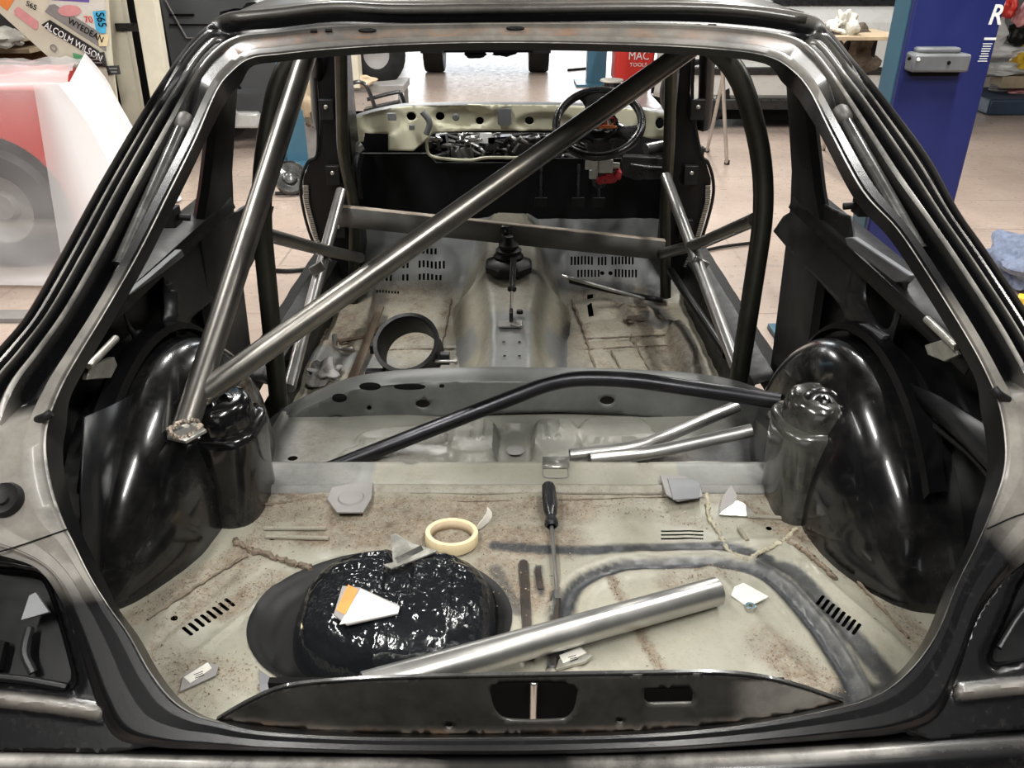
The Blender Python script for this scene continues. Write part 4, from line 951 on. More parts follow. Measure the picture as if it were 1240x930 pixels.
# ---- side walls, sills, pillars, both sides
for s in (-1, 1):
    X_ = .745*s
    # outer skin with rear wheel opening closed (dark liner): belt at z .93
    mb = MB(); mb.prism([(s*.80, .80, .30), (s*.80, 2.12, .25), (s*.80, 2.12, .875), (s*.80, 1.10, .875), (s*.80, .86, .78)], (s*.012, 0, 0), M['gloss']); mb.build('quarter_panel', CAR)
    mb = MB(); mb.prism([(s*.765, 1.02, .45), (s*.765, 2.10, .30), (s*.765, 2.10, .88), (s*.765, 1.22, .88), (s*.765, 1.02, .80)], (s*.01, 0, 0), M['inner']); mb.build('side_lining', CAR)
    # belt ledge
    mb = MB(); mb.grid([[Vector((s*x, y, z)) for y in (1.16, 1.4, 1.7, 1.98, 2.1)] for x, z in ((.812, .875), (.80, .893), (.775, .898), (.745, .898), (.722, .888), (.715, .86))], M['rubber']); mb.build('belt_rail', CAR, solid=.003)
    # B pillar
    mb = MB(); rows = []
    for z, x, y0_, y1_ in ((1.33, .615, 1.98, 2.10), (1.15, .665, 1.96, 2.11), (.95, .715, 1.93, 2.13), (.85, .73, 1.86, 2.14), (.45, .745, 1.86, 2.14), (.25, .75, 1.86, 2.14)):
        rows.append([Vector((s*(x+.028), y0_+.01, z)), Vector((s*(x+.015), y0_-.008, z)), Vector((s*x, y0_+.01, z)), Vector((s*(x-.004), (y0_+y1_)/2, z)), Vector((s*x, y1_-.01, z)), Vector((s*(x+.028), y1_, z))])
    mb.grid(rows, M['inner'], close_v=True); mb.build('b_pillar', CAR, ang=30)
    # sill
    mb = MB(); rows = []
    for y in np.linspace(2.02, 3.3, 24):
        e = .004*noise.noise(Vector((y*8, s, 0)))
        rows.append([Vector((s*(x+e), y, z)) for x, z in ((.655, .24), (.662, .33), (.672, .385), (.70, .395), (.735, .40), (.745, .37), (.80, .36), (.82, .28), (.81, .2))])
    mb.grid(rows, M['rubber']); mb.build('sill', CAR, solid=.003, ang=30)
    # windscreen pillar and hinge pillar with the toothed seal
    mb = MB(); mb.tube([Vector((s*.60, 2.75, 1.31)), Vector((s*.66, 2.98, 1.12)), Vector((s*.715, 3.18, .93)), Vector((s*.73, 3.25, .85))], .028, M['inner'], 10); mb.build('windscreen_pillar', CAR)
    mb = MB(); mb.tube([Vector((s*.60, 2.1, 1.315)), Vector((s*.62, 2.5, 1.325)), Vector((s*.60, 2.8, 1.31))], .03, M['inner'], 10); mb.build('cant_rail', CAR)
    HX = [(.70, .36), (.755, .48), (.775, .62), (.768, .70), (.735, .765), (.70, .79), (.685, .90), (.68, 1.0), (.672, 1.17)] if s < 0 else [(.68, .36), (.715, .48), (.738, .62), (.732, .70), (.705, .765), (.68, .79), (.645, .90), (.625, 1.0), (.615, 1.17)]
    mb = MB(); mb.prism([Vector((s*.58, 3.03, 1.17)), Vector((s*.58, 3.03, .30)), Vector((s*.66, 3.03, .25))]+[Vector((s*x, 3.03, z)) for x, z in HX], (0, .16, 0), M['inner'])
    HP = mb.build('hinge_pillar', CAR, bevel=.006)
    mb = MB(); path = [Vector((s*(x+.004), 3.02, z)) for x, z in reversed(HX)]
    pp = crom(path, 5); mb.tube(pp, .006, M['rubber'], 6, sub=0); mb.build('door_seal', HP)
    mb = MB()
    for k in range(44):
        t = k/43; z = .37+.31*t; x = float(np.interp(z, [q[1] for q in HX], [q[0] for q in HX]))-.014
        mb.box((s*x, 3.012, z), (.020, .006, .0032), M['zinc'])
    st = mb.build('seal_clip_strip', HP)
    for z_ in (.95, .72, .52):
        mb = MB(); mb.box((s*.65, 3.015, z_), (.05, .03, .07), M['rubber']); mb.lathe([(0, .004), (.008, .004), (.009, 0)], (s*.65, 2.999, z_+.01), M['zinc'], (0, -1, 0), 6); mb.build('hinge', HP, bevel=.003)
    # front inner wing
    mb = MB(); mb.prism([(s*.66, 3.3, .3), (s*.66, 4.1, .3), (s*.66, 4.1, .70), (s*.66, 3.3, .76)], (s*.1, 0, 0), M['gloss']); mb.build('inner_wing', CAR, bevel=.01)
# grey inner quarter panels with their openings (left and right), on the plane of the trim
def qpanel(s, outline, holes, mat, x, name, press=()):
    xx = s*x
    def t3(Uu, Vv):
        o = []
        d = [dline(Uu, Vv, h, True) for h in holes]
        for i, (a, b_) in enumerate(zip(Uu, Vv)):
            p = PX(a, b_, xx); q = 0
            for k in d: q += .008*(1-sm(k[i]/5))
            for (pl, w_, am) in press: q += am*(1-sm(dline(np.array([a]), np.array([b_]), pl)[0]/w_))
            o.append(p+Vector((s*q, 0, 0)))
        return o
    mb = sheet(outline, holes, 5., t3, mat); return mb.build(name, CAR, solid=.004, ang=50)
qpanel(-1, [(147, 352), (172, 338), (215, 300), (272, 262), (300, 245), (332, 250), (322, 290), (300, 330), (262, 360), (232, 385), (222, 420), (222, 440), (196, 446), (172, 430), (158, 400), (150, 375)],
       [pl_s(0, [(190, 330), (200, 345), (204, 372), (198, 398), (176, 405), (160, 388), (154, 360), (172, 345)], 3, True), [(263, 285), (276, 278), (277, 300), (265, 308)]], M['innergrey'], .735, 'inner_quarter_panel', [([(192, 330), (208, 352), (212, 420)], 5, -.012), ([(214, 300), (300, 248)], 6, -.01)])
qpanel(1, [(938, 280), (950, 262), (985, 240), (1032, 262), (1036, 290), (1108, 336), (1100, 345), (1092, 380), (1084, 405), (1075, 440), (1030, 430), (1030, 400), (1020, 370), (995, 342), (965, 312)],
       [[(967, 272), (978, 278), (978, 294), (967, 288)], pl_s(0, [(1056, 318), (1088, 338), (1082, 375), (1072, 400), (1055, 385), (1045, 355)], 3, True)], M['innergrey'], .735, 'inner_quarter_panel', [([(1044, 312), (1036, 350), (1030, 380)], 6, -.012)])
# pale ledges tapering under the belt
for s, pts in ((-1, ((147, 356), (175, 334), (212, 302), (216, 310), (190, 330), (150, 357))), (1, ((1030, 288), (1040, 287), (1110, 333), (1106, 341), (1092, 342), (1034, 298)))):
    mb = MB(); mb.prism([PX(a, b_, s*.72) for a, b_ in pts], (-s*.014, 0, 0), M['primer']); mb.build('belt_ledge', CAR, bevel=.003)
# striped brackets near the shoulders
for s, pts in ((-1, ((102, 444), (132, 432), (136, 442), (128, 458), (98, 460))), (1, ((1126, 418), (1152, 410), (1166, 430), (1150, 438), (1130, 430)))):
    mb = MB(); P_ = [PX(a, b_, s*.72) for a, b_ in pts]; mb.prism(P_, (-s*.01, 0, 0), M['zinc']); c = sum(P_, Vector())/5
    mb.tube([c+Vector((-s*.012, -.05, .03)), c+Vector((-s*.012, .06, .032))], .007, M['zinc'], 8); mb.build('seatbelt_bracket', CAR, bevel=.002)
for s, pts in ((-1, ((176, 424), (192, 415), (200, 425), (182, 433))), (1, ((1042, 392), (1052, 392), (1078, 406), (1074, 412)))):
    mb = MB(); mb.prism([PX(a, b_, s*.725) for a, b_ in pts], (-s*.012, 0, 0), M['primer']); mb.build('panel_tab', CAR, bevel=.002)
# dark lower side panels between frame and arch
mb = MB(); mb.grid([[PX(a, b_, -.70) for a, b_ in r] for r in (((100, 505), (135, 490), (172, 470)), ((96, 600), (120, 580), (150, 560)), ((100, 690), (118, 690), (130, 700)))], M['innergrey']); mb.build('lower_side_panel', CAR, solid=.004)
mb = MB(); mb.grid([[PX(a, b_, .72) for a, b_ in r] for r in (((1100, 462), (1140, 480), (1205, 520)), ((1110, 480), (1150, 505), (1205, 548)), ((1118, 492), (1160, 530), (1204, 575)))], M['innergrey']); mb.build('lower_side_panel', CAR, solid=.004)
# dark seal strips curving over the arches
mb = MB(); mb.tube([PX(a, b_, -.735) for a, b_ in ((185, 448), (165, 480), (145, 540), (132, 600), (122, 690))], .006, M['rubber'], 8); mb.build('seal_strip', CAR)
mb = MB(); mb.tube([PX(a, b_, .735) for a, b_ in ((1090, 440), (1108, 492), (1140, 522), (1175, 550), (1206, 585))], .006, M['rubber'], 8); mb.build('seal_strip', CAR)
# quarter window catches
for s, a, b_ in ((-1, 206, 262), (1, 1046, 248)):
    p = PX(a, b_, s*.66); mb = MB(); mb.tube([p+Vector((s*.06, -.03, .0)), p], .016, M['rubber'], 10); mb.box(p, (.03, .04, .036), M['rubber']); mb.box(p+Vector((s*.02, 0, .02)), (.04, .03, .012), M['rubber']); mb.tube([p, p-Vector((s*.035, -.01, .006))], .007, M['rubber'], 8); mb.build('window_catch', CAR, bevel=.002)
# ---- roll cage, welded in: parts of the shell
RC = .0235
CG = MB(); hoop = bendpath([PY(338, 490, 2.02), PY(312, 225, 2.08), PY(348, 42, 2.12), PY(882, 40, 2.12), PY(932, 215, 2.08), PY(893, 470, 2.02)], .16, 8)
CG.tube(hoop, RC+.002, M['darktube2'], 20, wall=.003, sub=0); CAGE = CG.build('roll_cage_hoop', CAR)
mb = MB(); bs0, bs1 = PY(371, 66, 2.07), PY(224, 520, 1.30); mb.tube([bs0, bs1], RC, M['steel'], 24, wall=.003); mb.build('backstay_tube', CAGE)
mb = MB(); dg0, dg1 = PY(836, 58, 2.02), PD(238, 482, 1.555); mb.tube([dg0, dg1], RC, M['steel'], 24, wall=.003); mb.build('diagonal_tube', CAGE)
mb = MB(); fp = PD(226, 524, 1.55)
mb.prism([PD(a, b_, d) for a, b_, d in ((202, 529, 1.44), (225, 534, 1.43), (250, 520, 1.45), (238, 511, 1.50), (204, 516, 1.50))], (0, 0, -.006), M['worn']); mb.build('foot_plate', CAGE, bevel=.001)
rr = random.Random(2)
for c_, n_, r_ in ((PD(224, 519, 1.46), 26, .026), (PD(242, 480, 1.56), 22, .025)):
    mb = MB()
    for k in range(n_): a = 2*PI*k/n_; mb.lump(c_+Vector((r_*math.cos(a), r_*math.sin(a), .004*rr.uniform(-1, 1))), (.0055, .0055, .0045), M['weld'], k, 1, .4)
    mb.build('weld_bead', CAGE)
for s, L in ((-1, dict(leg=[(427, 400), (430, 250), (415, 190), (413, 60)], br=[(413, 232), (388, 300), (350, 470)], bar=[(322, 284), (388, 302), (436, 312)])), (1, dict(leg=[(806, 360), (805, 250), (810, 190), (813, 60)], br=[(806, 214), (838, 296), (892, 445)], bar=[(914, 266), (845, 296), (798, 308)]))):
    mb = MB(); q = L['leg']; mb.tube(bendpath([PY(*q[0], 2.92), PY(*q[1], 2.95), PY(*q[2], 2.93), PY(*q[3], 2.75)], .1), .0205, M['darktube2'], 18, sub=0); mb.build('front_leg_tube', CAGE)
    q = L['br']; yb = (2.9, 2.55, 2.08)
    mb = MB(); mb.tube([PY(*q[0], 2.90), PY(*q[2], 2.08)], .019, M['worn'], 24); mb.build('door_brace_tube', CAGE)
    q = L['bar']; mb = MB(); mb.tube(bendpath([PY(*q[0], 2.1), PY(*q[1], 2.5), PY(*q[2], 2.92)], .1), .019, M['steel'], 20, sub=0); mb.build('door_bar_tube', CAGE)
    c_ = PY(*L['bar'][1], 2.5); mb = MB(); mb.box(c_+Vector((s*.01, -.02, -.055)), (.05, .02, .03), M['worn'], R=Matrix.Rotation(s*.5, 3, 'Y')); mb.build('gusset', CAGE, bevel=.002)
    # sill reinforcement rail
    mb = MB(); a, b_ = ((395, 355), (352, 440)) if s < 0 else ((812, 328), (880, 430)); mb.tube([PY(*a, 2.85), PY(*b_, 2.2)], .014, M['inner'], 10); mb.build('sill_rail', CAR)

# ================================================================== LOOSE THINGS INSIDE
def single(mb, name, label, cat, group=None, **kw): return tag(mb.build(name, **kw), label, cat, group)
for i_, (pts, r) in enumerate((([(705, 424), (760, 420), (815, 418)], .0035), ([(712, 410), (770, 407), (808, 405)], .0035), ([(765, 404), (775, 428), (792, 457)], .003), ([(740, 425), (748, 440), (757, 460)], .003), ([(755, 378), (768, 392), (776, 404)], .004),
  ([(428, 425), (490, 423), (550, 422)], .003), ([(470, 398), (500, 397), (525, 396)], .003), ([(440, 365), (500, 362), (545, 362)], .003), ([(800, 383), (826, 425), (850, 470)], .006), ([(396, 398), (385, 420), (368, 455)], .006), ([(548, 352), (540, 395), (528, 450)], .004), ([(684, 345), (705, 395), (722, 455)], .005), ([(690, 352), (740, 349), (790, 354)], .004))):
    bead(pts, r, 'sealdirt', 'floor_seam', .258, 20+i_)
# spreader bar across the cabin
a, b_ = PY(408, 250, 2.88), PY(806, 292, 2.88); d = (b_-a).normalized()
mb = MB(); rows = [[q+Vector((0, dy, dz_)) for q in (a, a*.5+b_*.5, b_)] for dy, dz_ in ((.03, .0), (.0, .002), (-.003, -.001), (-.003, -.072))]
mb.grid(rows[:3], M['beige']); mb.grid(rows[2:], M['crossgrey']); single(mb, 'spreader_bar', 'long dusty angle bar laid across the cabin in front of the gear lever', 'metal bar', solid=.003, ang=30)
# bent black tube over the seat pan
P_ = [PD(386, 573, 1.93), PD(680, 458, 1.93), PD(760, 459, 1.90), PD(945, 486, 1.80)]
mb = MB(); mb.tube(bendpath(P_, .16, 10), .0185, M['darktube'], 22, wall=.003, sub=0); single(mb, 'steel_tube', 'long black bent tube spanning from the seat pan to the right wheel arch', 'tube')
# two short bent bright tubes
up = [PZ(690, 551, .425), PZ(772, 543, .43), PD(892, 492, 2.0)]
mb = MB(); mb.tube(bendpath(up, .06), .0155, M['worn'], 20, wall=.002, sub=0, squash=(Vector((0, 0, 1)), .95)); single(mb, 'steel_tube', 'short bright bent tube rising right, upper of the pair on the seat pan', 'tube')
up = [PZ(714, 556, .428), PZ(785, 549, .428), PD(911, 521, 1.86)]
mb = MB(); mb.tube(bendpath(up, .06), .0155, M['worn'], 20, wall=.002, sub=0); single(mb, 'steel_tube', 'short bright bent tube lying lower, its capped end against the right wheel arch', 'tube')
# big bright tube in the boot
a = PZ(440, 834, .505); b_ = PZ(868, 716, ZB+.027)
mb = MB(); mb.tube([a, a*.5+b_*.5, b_], .0245, M['worn'], 32, wall=.003, sub=8); single(mb, 'steel_tube', 'thick bright straight tube lying diagonally across the boot floor', 'tube')
# screwdriver
SD = thing('screwdriver', 'large screwdriver with black handle on the boot floor beside the masking tape', 'screwdriver', PZ(670, 660, ZB+.01))
h0, h1, t1 = PZ(664, 586, ZB+.045), PZ(668, 638, ZB+.022), PZ(675, 724, ZB+.010); ax = (h1-h0); L = ax.length; ax.normalize()
mb = MB(); rows = []; sd_ = ax.orthogonal().normalized(); s2 = ax.cross(sd_)
for f, r in ((0, .004), (.02, .011), (.06, .0135), (.3, .0145), (.55, .0145), (.70, .0125), (.76, .0095), (.80, .0095), (.86, .013), (.95, .0135), (1., .009)):
    rows.append([h0+ax*L*f+(sd_*math.cos(2*PI*j/36)+s2*math.sin(2*PI*j/36))*(r*(1-(.10 if (j//3) % 2 and .05 < f < .7 else 0))) for j in range(36)])
mb.grid(rows, M['plastic'], close_v=True); mb.build('handle', SD)
mb = MB(); mb.tube([h1, t1*.9+h1*.1], .0038, M['worn'], 12); q = t1*.9+h1*.1; fw = (t1-h1).normalized(); mb.prism([q+Vector((-.004, 0, 0)), q+Vector((.004, 0, 0)), t1+Vector((.006, -.002, 0)), t1+Vector((-.006, -.002, 0))], (0, 0, .002), M['worn']); mb.build('blade', SD)
# masking tape
TPc = PZ(547, 650, ZB+.012); TP = thing('tape_roll', 'roll of beige masking tape on the boot floor with a torn end curling up', 'tape', TPc)
mb = MB(); mb.lathe([(.042, -.011), (.0495, -.011), (.0505, -.009), (.0505, .010), (.0495, .012), (.042, .012), (.041, .010), (.041, -.009), (.042, -.011)], TPc, M['tapebeige'], (.03, .12, 1), 48); mb.build('tape_body', TP)
mb = MB(); mb.lathe([(.0408, -.010), (.0408, .011)], TPc, M['card'], (.03, .12, 1), 40); mb.build('core', TP, solid=.001)
e = TPc+Vector((.046, .025, .0)); mb = MB(); mb.grid([[e+Vector((0, 0, -.008)), e+Vector((0, 0, .010))], [e+Vector((.014, .012, -.010)), e+Vector((.012, .012, .012))], [e+Vector((.03, .035, -.006)), e+Vector((.022, .04, .018))], [e+Vector((.034, .045, .006)), e+Vector((.016, .05, .02))]], M['paper']); mb.build('torn_end', TP, solid=.0006, sub=1)
# gusset plates and labels lying about
def plate(name, label, cat, pts, z, th, mat, extra=(), tilt=(0, 0), group=None):
    """pts px on plane z (+tilt dz per metre x,y)"""
    P0 = [PZ(a, b_, z) for a, b_ in pts]; c = sum(P0, Vector())/len(P0)
    tl = lambda p, o=0: Vector((p.x, p.y, z+o+(p.x-c.x)*tilt[0]+(p.y-c.y)*tilt[1]))
    t = thing(name, label, cat, c, group)
    mb = MB(); mb.prism([tl(p) for p in P0], (0, 0, th), mat); mb.build('plate', t, bevel=.0004)
    for nm, q, m_ in extra:
        mb = MB(); mb.prism([tl(PZ(a, b_, z), th) for a, b_ in q], (0, 0, .0006), m_); mb.build(nm, t)
    return t
HZ = .425+.098+.004
plate('steel_gusset', 'cream painted triangular steel offcut with an orange label on top of the black hump', 'offcut', [(404, 745), (415, 712), (436, 714), (484, 735), (482, 744), (420, 757)], HZ, .003, M['grey'],
      [('orange_label', [(407, 740), (422, 711), (434, 717), (419, 746)], M['orange']), ('cream_face', [(411, 757), (437, 716), (484, 737), (482, 744)], M['paper'])], (.0, .05))
plate('steel_gusset', 'bent bright steel offcut with pale pink tape behind the black hump', 'offcut', [(464, 684), (476, 681), (473, 652), (480, 650), (500, 660), (530, 667), (474, 688)], HZ-.006, .003, M['zinc'],
      [('bright_edge', [(478, 677), (510, 662), (513, 667), (481, 683)], M['bright'])], (-.05, .1))
plate('steel_gusset', 'cream wedge offcut stood against the left side of the black hump', 'offcut', [(365, 766), (367, 738), (372, 740), (374, 750)], HZ-.045, .003, M['tapebeige'], (), (-.6, -.2))
pl1 = plate('labelled_offcut', 'grey steel offcut with white printed label, front left of the boot floor', 'offcut', [(218, 839), (222, 818), (252, 803), (265, 808), (262, 819)], ZB+.004, .003, M['grey'],
      [('printed_label', [(223, 822), (252, 804), (257, 811), (231, 829)], M['paper'])])
plate('steel_gusset', 'plain grey triangular offcut at the front left edge of the black ring', 'offcut', [(315, 842), (314, 812), (344, 833), (330, 842)], ZB+.004, .003, M['primer'], (), (0, 0))
plate('steel_gusset', 'triangular steel offcut with dark flap on the floor by the right strut tower', 'offcut', [(871, 622), (882, 612), (892, 610), (902, 613), (918, 624)], ZB+.008, .003, M['zinc'],
      [('dark_flap', [(871, 621), (874, 607), (884, 597), (892, 606), (889, 612)], M['grey'])], (0, .3))
pl2 = plate('labelled_offcut', 'small bright offcut with a white printed label beneath the thick tube', 'offcut', [(673, 813), (677, 801), (705, 787), (717, 797), (708, 804)], ZB+.006, .006, M['zinc'],
      [('printed_label', [(677, 797), (702, 787), (710, 794), (682, 807)], M['paper'])])
plate('steel_gusset', 'cream rounded offcut plate with faint red print on the right of the boot floor', 'offcut', [(885, 722), (889, 712), (900, 707), (931, 724), (912, 733), (900, 733)], ZB+.006, .003, M['paper'], (), (0, 0))
mb = MB()
for t, z, c, w_, ang_, n_ in ((pl1, ZB+.0078, (241, 817), .014, .55, 3), (pl2, ZB+.0128, (694, 797), .014, .38, 3)):
    p = PZ(*c, z); x_ = Vector((math.cos(ang_), math.sin(ang_), 0)); fr = frame3(p, x_, Vector((-x_.y, x_.x, 0)))
    mb = MB(); 
    for k in range(n_): mb.box(fr @ Vector((0, .004*(k-1), 0)), (w_*(1-.2*(k == 1)), .0012, .0004), M['deep'], R=fr.to_3x3())
    mb.build('print_lines', t)
mb = MB(); p = PZ(908, 738, ZB+.004); mb.lathe([(.005, 0), (.0095, 0), (.0095, .009), (.005, .009), (.005, 0)], p, M['zinc'], (0, 0, 1), 6); mb.lathe([(.005, .0091), (.008, .0091)], p, M['teal'], (0, 0, 1), 16); single(mb, 'nut', 'small zinc lock nut next to the cream offcut plate', 'nut')
# grit swept over the boot floor
mb = MB(); rr = random.Random(21); zones = dirtline
for i in range(5200):
    pl, w_, k = rr.choice(zones); j = rr.randrange(len(pl)-1) if len(pl) > 1 else 0; t = rr.random()
    x = pl[j][0]*(1-t)+pl[min(j+1, len(pl)-1)][0]*t+rr.gauss(0, w_*.6); y = pl[j][1]*(1-t)+pl[min(j+1, len(pl)-1)][1]*t+rr.gauss(0, w_*.6)
    if not inpoly(np.array([x]), np.array([y]), outlB)[0]: continue
    if math.hypot((x-tankC[0])/tR[0], (y-tankC[1])/tR[1]) < .95 or y > 1.41 or y < .8: continue
    s_ = rr.choice((.0009, .0011, .0014, .0014, .002, .0028)); c = Vector((x, y, ZB+hb(np.array([x]), np.array([y]))[0]+s_*.4))
    vs = [c+Vector((rr.uniform(-1, 1), rr.uniform(-1, 1), rr.uniform(-.3, .8)))*s_ for _ in range(4)]; mb.add(vs, [(0, 1, 2), (0, 2, 3), (0, 3, 1), (1, 3, 2)], M['grit'])
o = single(mb, 'swept_grit', 'rusty brown grit and swarf scattered over the boot floor', 'grit', fix=False, smooth=False); o['kind'] = 'stuff'
# ---- things on the front floor
rcx = PZ(497, 439, .318); RG = thing('clamp_ring', 'black ring clamp collar with a bolt, standing open on the left front floor', 'clamp', PZ(497, 445, .255))
mb = MB(); mb.lathe([(.087, -.05), (.096, -.05), (.100, -.04), (.095, -.03), (.093, .0), (.095, .03), (.101, .035), (.101, .05), (.089, .05), (.085, .04), (.085, -.05)], rcx+Vector((-.0, -.0, .045)), M['rubber'], (-.12, -.62, .8), 48); mb.build('collar', RG)
mb = MB(); q = rcx+Vector((.11, -.03, .03)); mb.box(q, (.03, .025, .035), M['darktube']); mb.tube([q+Vector((-.03, -.02, 0)), q+Vector((.04, -.02, .0))], .006, M['worn'], 8); mb.lathe([(0, .01), (.011, .01), (.011, 0)], q+Vector((.03, -.02, 0)), M['worn'], (1, 0, 0), 6); mb.build('clamp_bolt', RG, bevel=.002)
mb = MB(); mb.box(rcx+Vector((-.11, .0, .05)), (.02, .03, .03), M['rubber']); mb.box(rcx+Vector((-.1, -.06, -.02)), (.06, .03, .05), M['rubber']); mb.build('clamp_lug', RG, bevel=.004)
a, b_ = PZ(461, 373, .29), PZ(424, 468, .275); mb = MB(); d = (b_-a).normalized(); sd_ = d.cross(Vector((0, 0, 1))); mb.prism([a+sd_*.013, a-sd_*.013, b_-sd_*.016, b_+sd_*.016], (0, 0, .008), M['rusty']); single(mb, 'flat_file', 'long rusty flat bar lying lengthwise on the left front floor', 'file', bevel=.001)
HT = thing('wooden_handle_tool', 'tool with a varnished wooden handle on the floor behind the black ring', 'tool', PZ(488, 396, .27))
a, b_ = PZ(467, 397, .275), PZ(497, 394, .275); mb = MB(); mb.tube([a, a*.6+b_*.4, b_], .014, M['brown'], 14, rads=[.7, 1., 1.05, .8]); mb.build('handle', HT)
mb = MB(); mb.tube([b_, PZ(508, 391, .275)], .007, M['rubber'], 8); mb.tube([a, PZ(455, 399, .272)], .006, M['rusty'], 8); mb.build('tang', HT)
for pts, lab, mt in (([(410, 413), (440, 408), (462, 402)], 'rusty spanner lying left of the long flat bar', 'rusty'), ([(405, 407), (407, 421), (428, 423)], 'worn angled allen key at the left edge of the front floor', 'worn'), ([(455, 418), (468, 414)], 'short rusty pin beside the black ring', 'rusty')):
    mb = MB(); P_ = [PZ(a, b_, .268) for a, b_ in pts]; mb.tube(P_, .007, M[mt], 8, rads=[1.4, .8, .8, 1.3]); single(mb, {'rusty spanner': 'spanner', 'worn angled': 'allen_key', 'short rusty': 'steel_pin'}[' '.join(lab.split()[:2])], lab, 'tool')
mb = MB(); mb.tube([PZ(680, 334, .40), PZ(780, 362, .30)], .0065, M['worn'], 10); mb.tube([PZ(680, 334, .40), PZ(686, 336, .394)], .009, M['bright'], 10); single(mb, 'steel_rod', 'bright steel rod lying across the right footwell', 'rod')
mb = MB(); mb.tube([PZ(690, 340, .36), PZ(740, 352, .31), PZ(803, 364, .29)], .010, M['rubber'], 10); single(mb, 'rubber_hose', 'black hose beside the steel rod in the right footwell', 'hose')
for (a, b_, sx, sy, sz, mt, nm, lab) in ((372, 452, .06, .07, .03, 'zinc', 'crumpled_foil', 'crumpled silvery wrapping on the left front floor by the sill'),):
    mb = MB(); mb.lump(PZ(a+20, b_, .27), (sx*.8, sy*.8, sz), M['grey'], 5, 4, .6); single(mb, nm, lab, 'wrapping', ang=15)
mb = MB(); mb.lump(PZ(770, 387, .265), (.035, .02, .010), M['rag'], 5, 3, .6); single(mb, 'oily_rag', 'small scrap of oily rag on the right front floor', 'rag')
# ================================================================== WORKSHOP BEHIND
# near lift column, right
LC = thing('lift_column', 'blue two-post lift column with a white letter R, right of the car', 'lift column', (1.4, 2.95, 0))
x0, x1, y0_, y1_ = 1.27, 1.555, 2.86, 3.15
mb = MB(); mb.prism([(x0, y0_, 0), (x1-.0, y0_, 0), (x1, y0_+.03, 0), (x0, y0_+.03, 0)], (0, 0, 3.0), M['blue']); mb.build('post', LC, bevel=.006)
mb = MB(); mb.prism([(x0-.002, y0_+.031, 0), (x1-.01, y0_+.031, 0), (x1-.01, y0_+.15, 0), (x0-.002, y0_+.15, 0)], (0, 0, 3.0), M['teal']); mb.build('carriage_channel', LC, bevel=.004)
mb = MB(); mb.box((1.4, y0_+.1, .012), (.6, .6, .024), M['teal']); mb.build('base_plate', LC, bevel=.004)
bp = PY(1130, 74, y0_); mb = MB()
mb.box(bp+Vector((0, -.03, 0)), (.185, .06, .055), M['primer']); mb.box(bp+Vector((-.005, -.02, .035)), (.14, .04, .02), M['primer']); mb.box(bp+Vector((.0, -.02, -.033)), (.16, .03, .02), M['deep']); mb.box(bp+Vector((-.07, -.02, .01)), (.045, .05, .04), M['primer'])
BR = mb.build('arm_bracket', LC, bevel=.008)
mb = MB()
for a, b_ in ((1101, 71), (1112, 72), (1149, 76)): mb.lathe([(0, .004), (.005, .004), (.006, 0)], PY(a, b_, y0_-.062), M['white'] if a == 1112 else M['deep'], (0, -1, 0), 8)
mb.build('bolt', BR)
mb = MB(); mb.prism([(x1-.02, y0_-.012, 0), (x1+.02, y0_-.012, 0), (x1+.02, y0_-.012, .62), (x1-.02, y0_-.012, .66)], (0, .10, 0), M['plastic']); mb.build('cable_cover', LC)
mb = MB(); text_mesh('R', .082, frame3(PY(1206, 19, y0_-.001), (1, 0, 0), (0, 0, 1)), M['white'], mb, .0008, .85, shear=.15, bold=.0014); mb.build('letter', LC)
mb = MB(); bx = PY(1196, 61, y0_-.001)
mb.box(PY(1199, 47, y0_-.001), (.038, .0015, .007), M['white'])
for k, w_ in enumerate((.034, .030, .032, .030, .026, .032, .028, .034)): mb.box(PY(1196-k*.9, 53+k*3., y0_-.001), (w_*.9, .0012, .0026), M['white'])
mb.build('small_print', LC)
# far lift columns
def farpost(loc, w_, h, nm, lab, base=True):
    t = thing('lift_column', lab, 'lift column', loc); mb = MB(); mb.box(Vector(loc)+Vector((0, 0, h/2)), (w_, .2, h), M['blue' if nm else 'teal']); mb.build('post', t, bevel=.005)
    mb = MB(); mb.box(Vector(loc)+Vector((0, 0, .015)), (w_*2.2, .5, .03), M['teal']); mb.build('base_plate', t, bevel=.004)
p = PZ(371, 196, 0); farpost((p.x-.02, p.y, 0), .20, 2.6, 0, 'teal lift column seen through the left door opening')
p = PZ(728, 102, 0); farpost((p.x-.07, p.y, 0), .22, 2.6, 0, 'distant teal lift column beside the red tool cover')
# tool chest with red cover
p = PZ(757, 103, 0)+Vector((.03, -.55, 0)); t = thing('tool_trolley', 'red covered tool trolley with a white logo, far down the workshop', 'tool trolley', (p.x, p.y, 0))
mb = MB(); mb.prism([(p.x-.22, p.y, .10), (p.x+.19, p.y, .10), (p.x+.22, p.y, .6), (p.x+.22, p.y, .95), (p.x-.22, p.y, .95)], (0, .45, 0), M['red']); mb.build('red_cover', t, bevel=.03)
mb = MB()
for sx in (-.15, .15):
    for sy in (.08, .38): mb.lathe([(.02, -.015), (.045, -.015), (.045, .015), (.02, .015)], (p.x+sx, p.y+sy, .045), M['rubber'], (1, 0, 0), 14)
mb.build('castor', t)
fr = frame3((p.x+.03, p.y-.003, .335), (1, 0, 0), (0, 0, 1)); mb = MB(); text_mesh('MAC', .12, fr @ Matrix.Translation((0, .045, 0)), M['white'], mb, .001, .9); text_mesh('TOOLS', .055, fr @ Matrix.Translation((0, -.045, 0)), M['white'], mb, .001, 1.1); mb.build('logo', t)
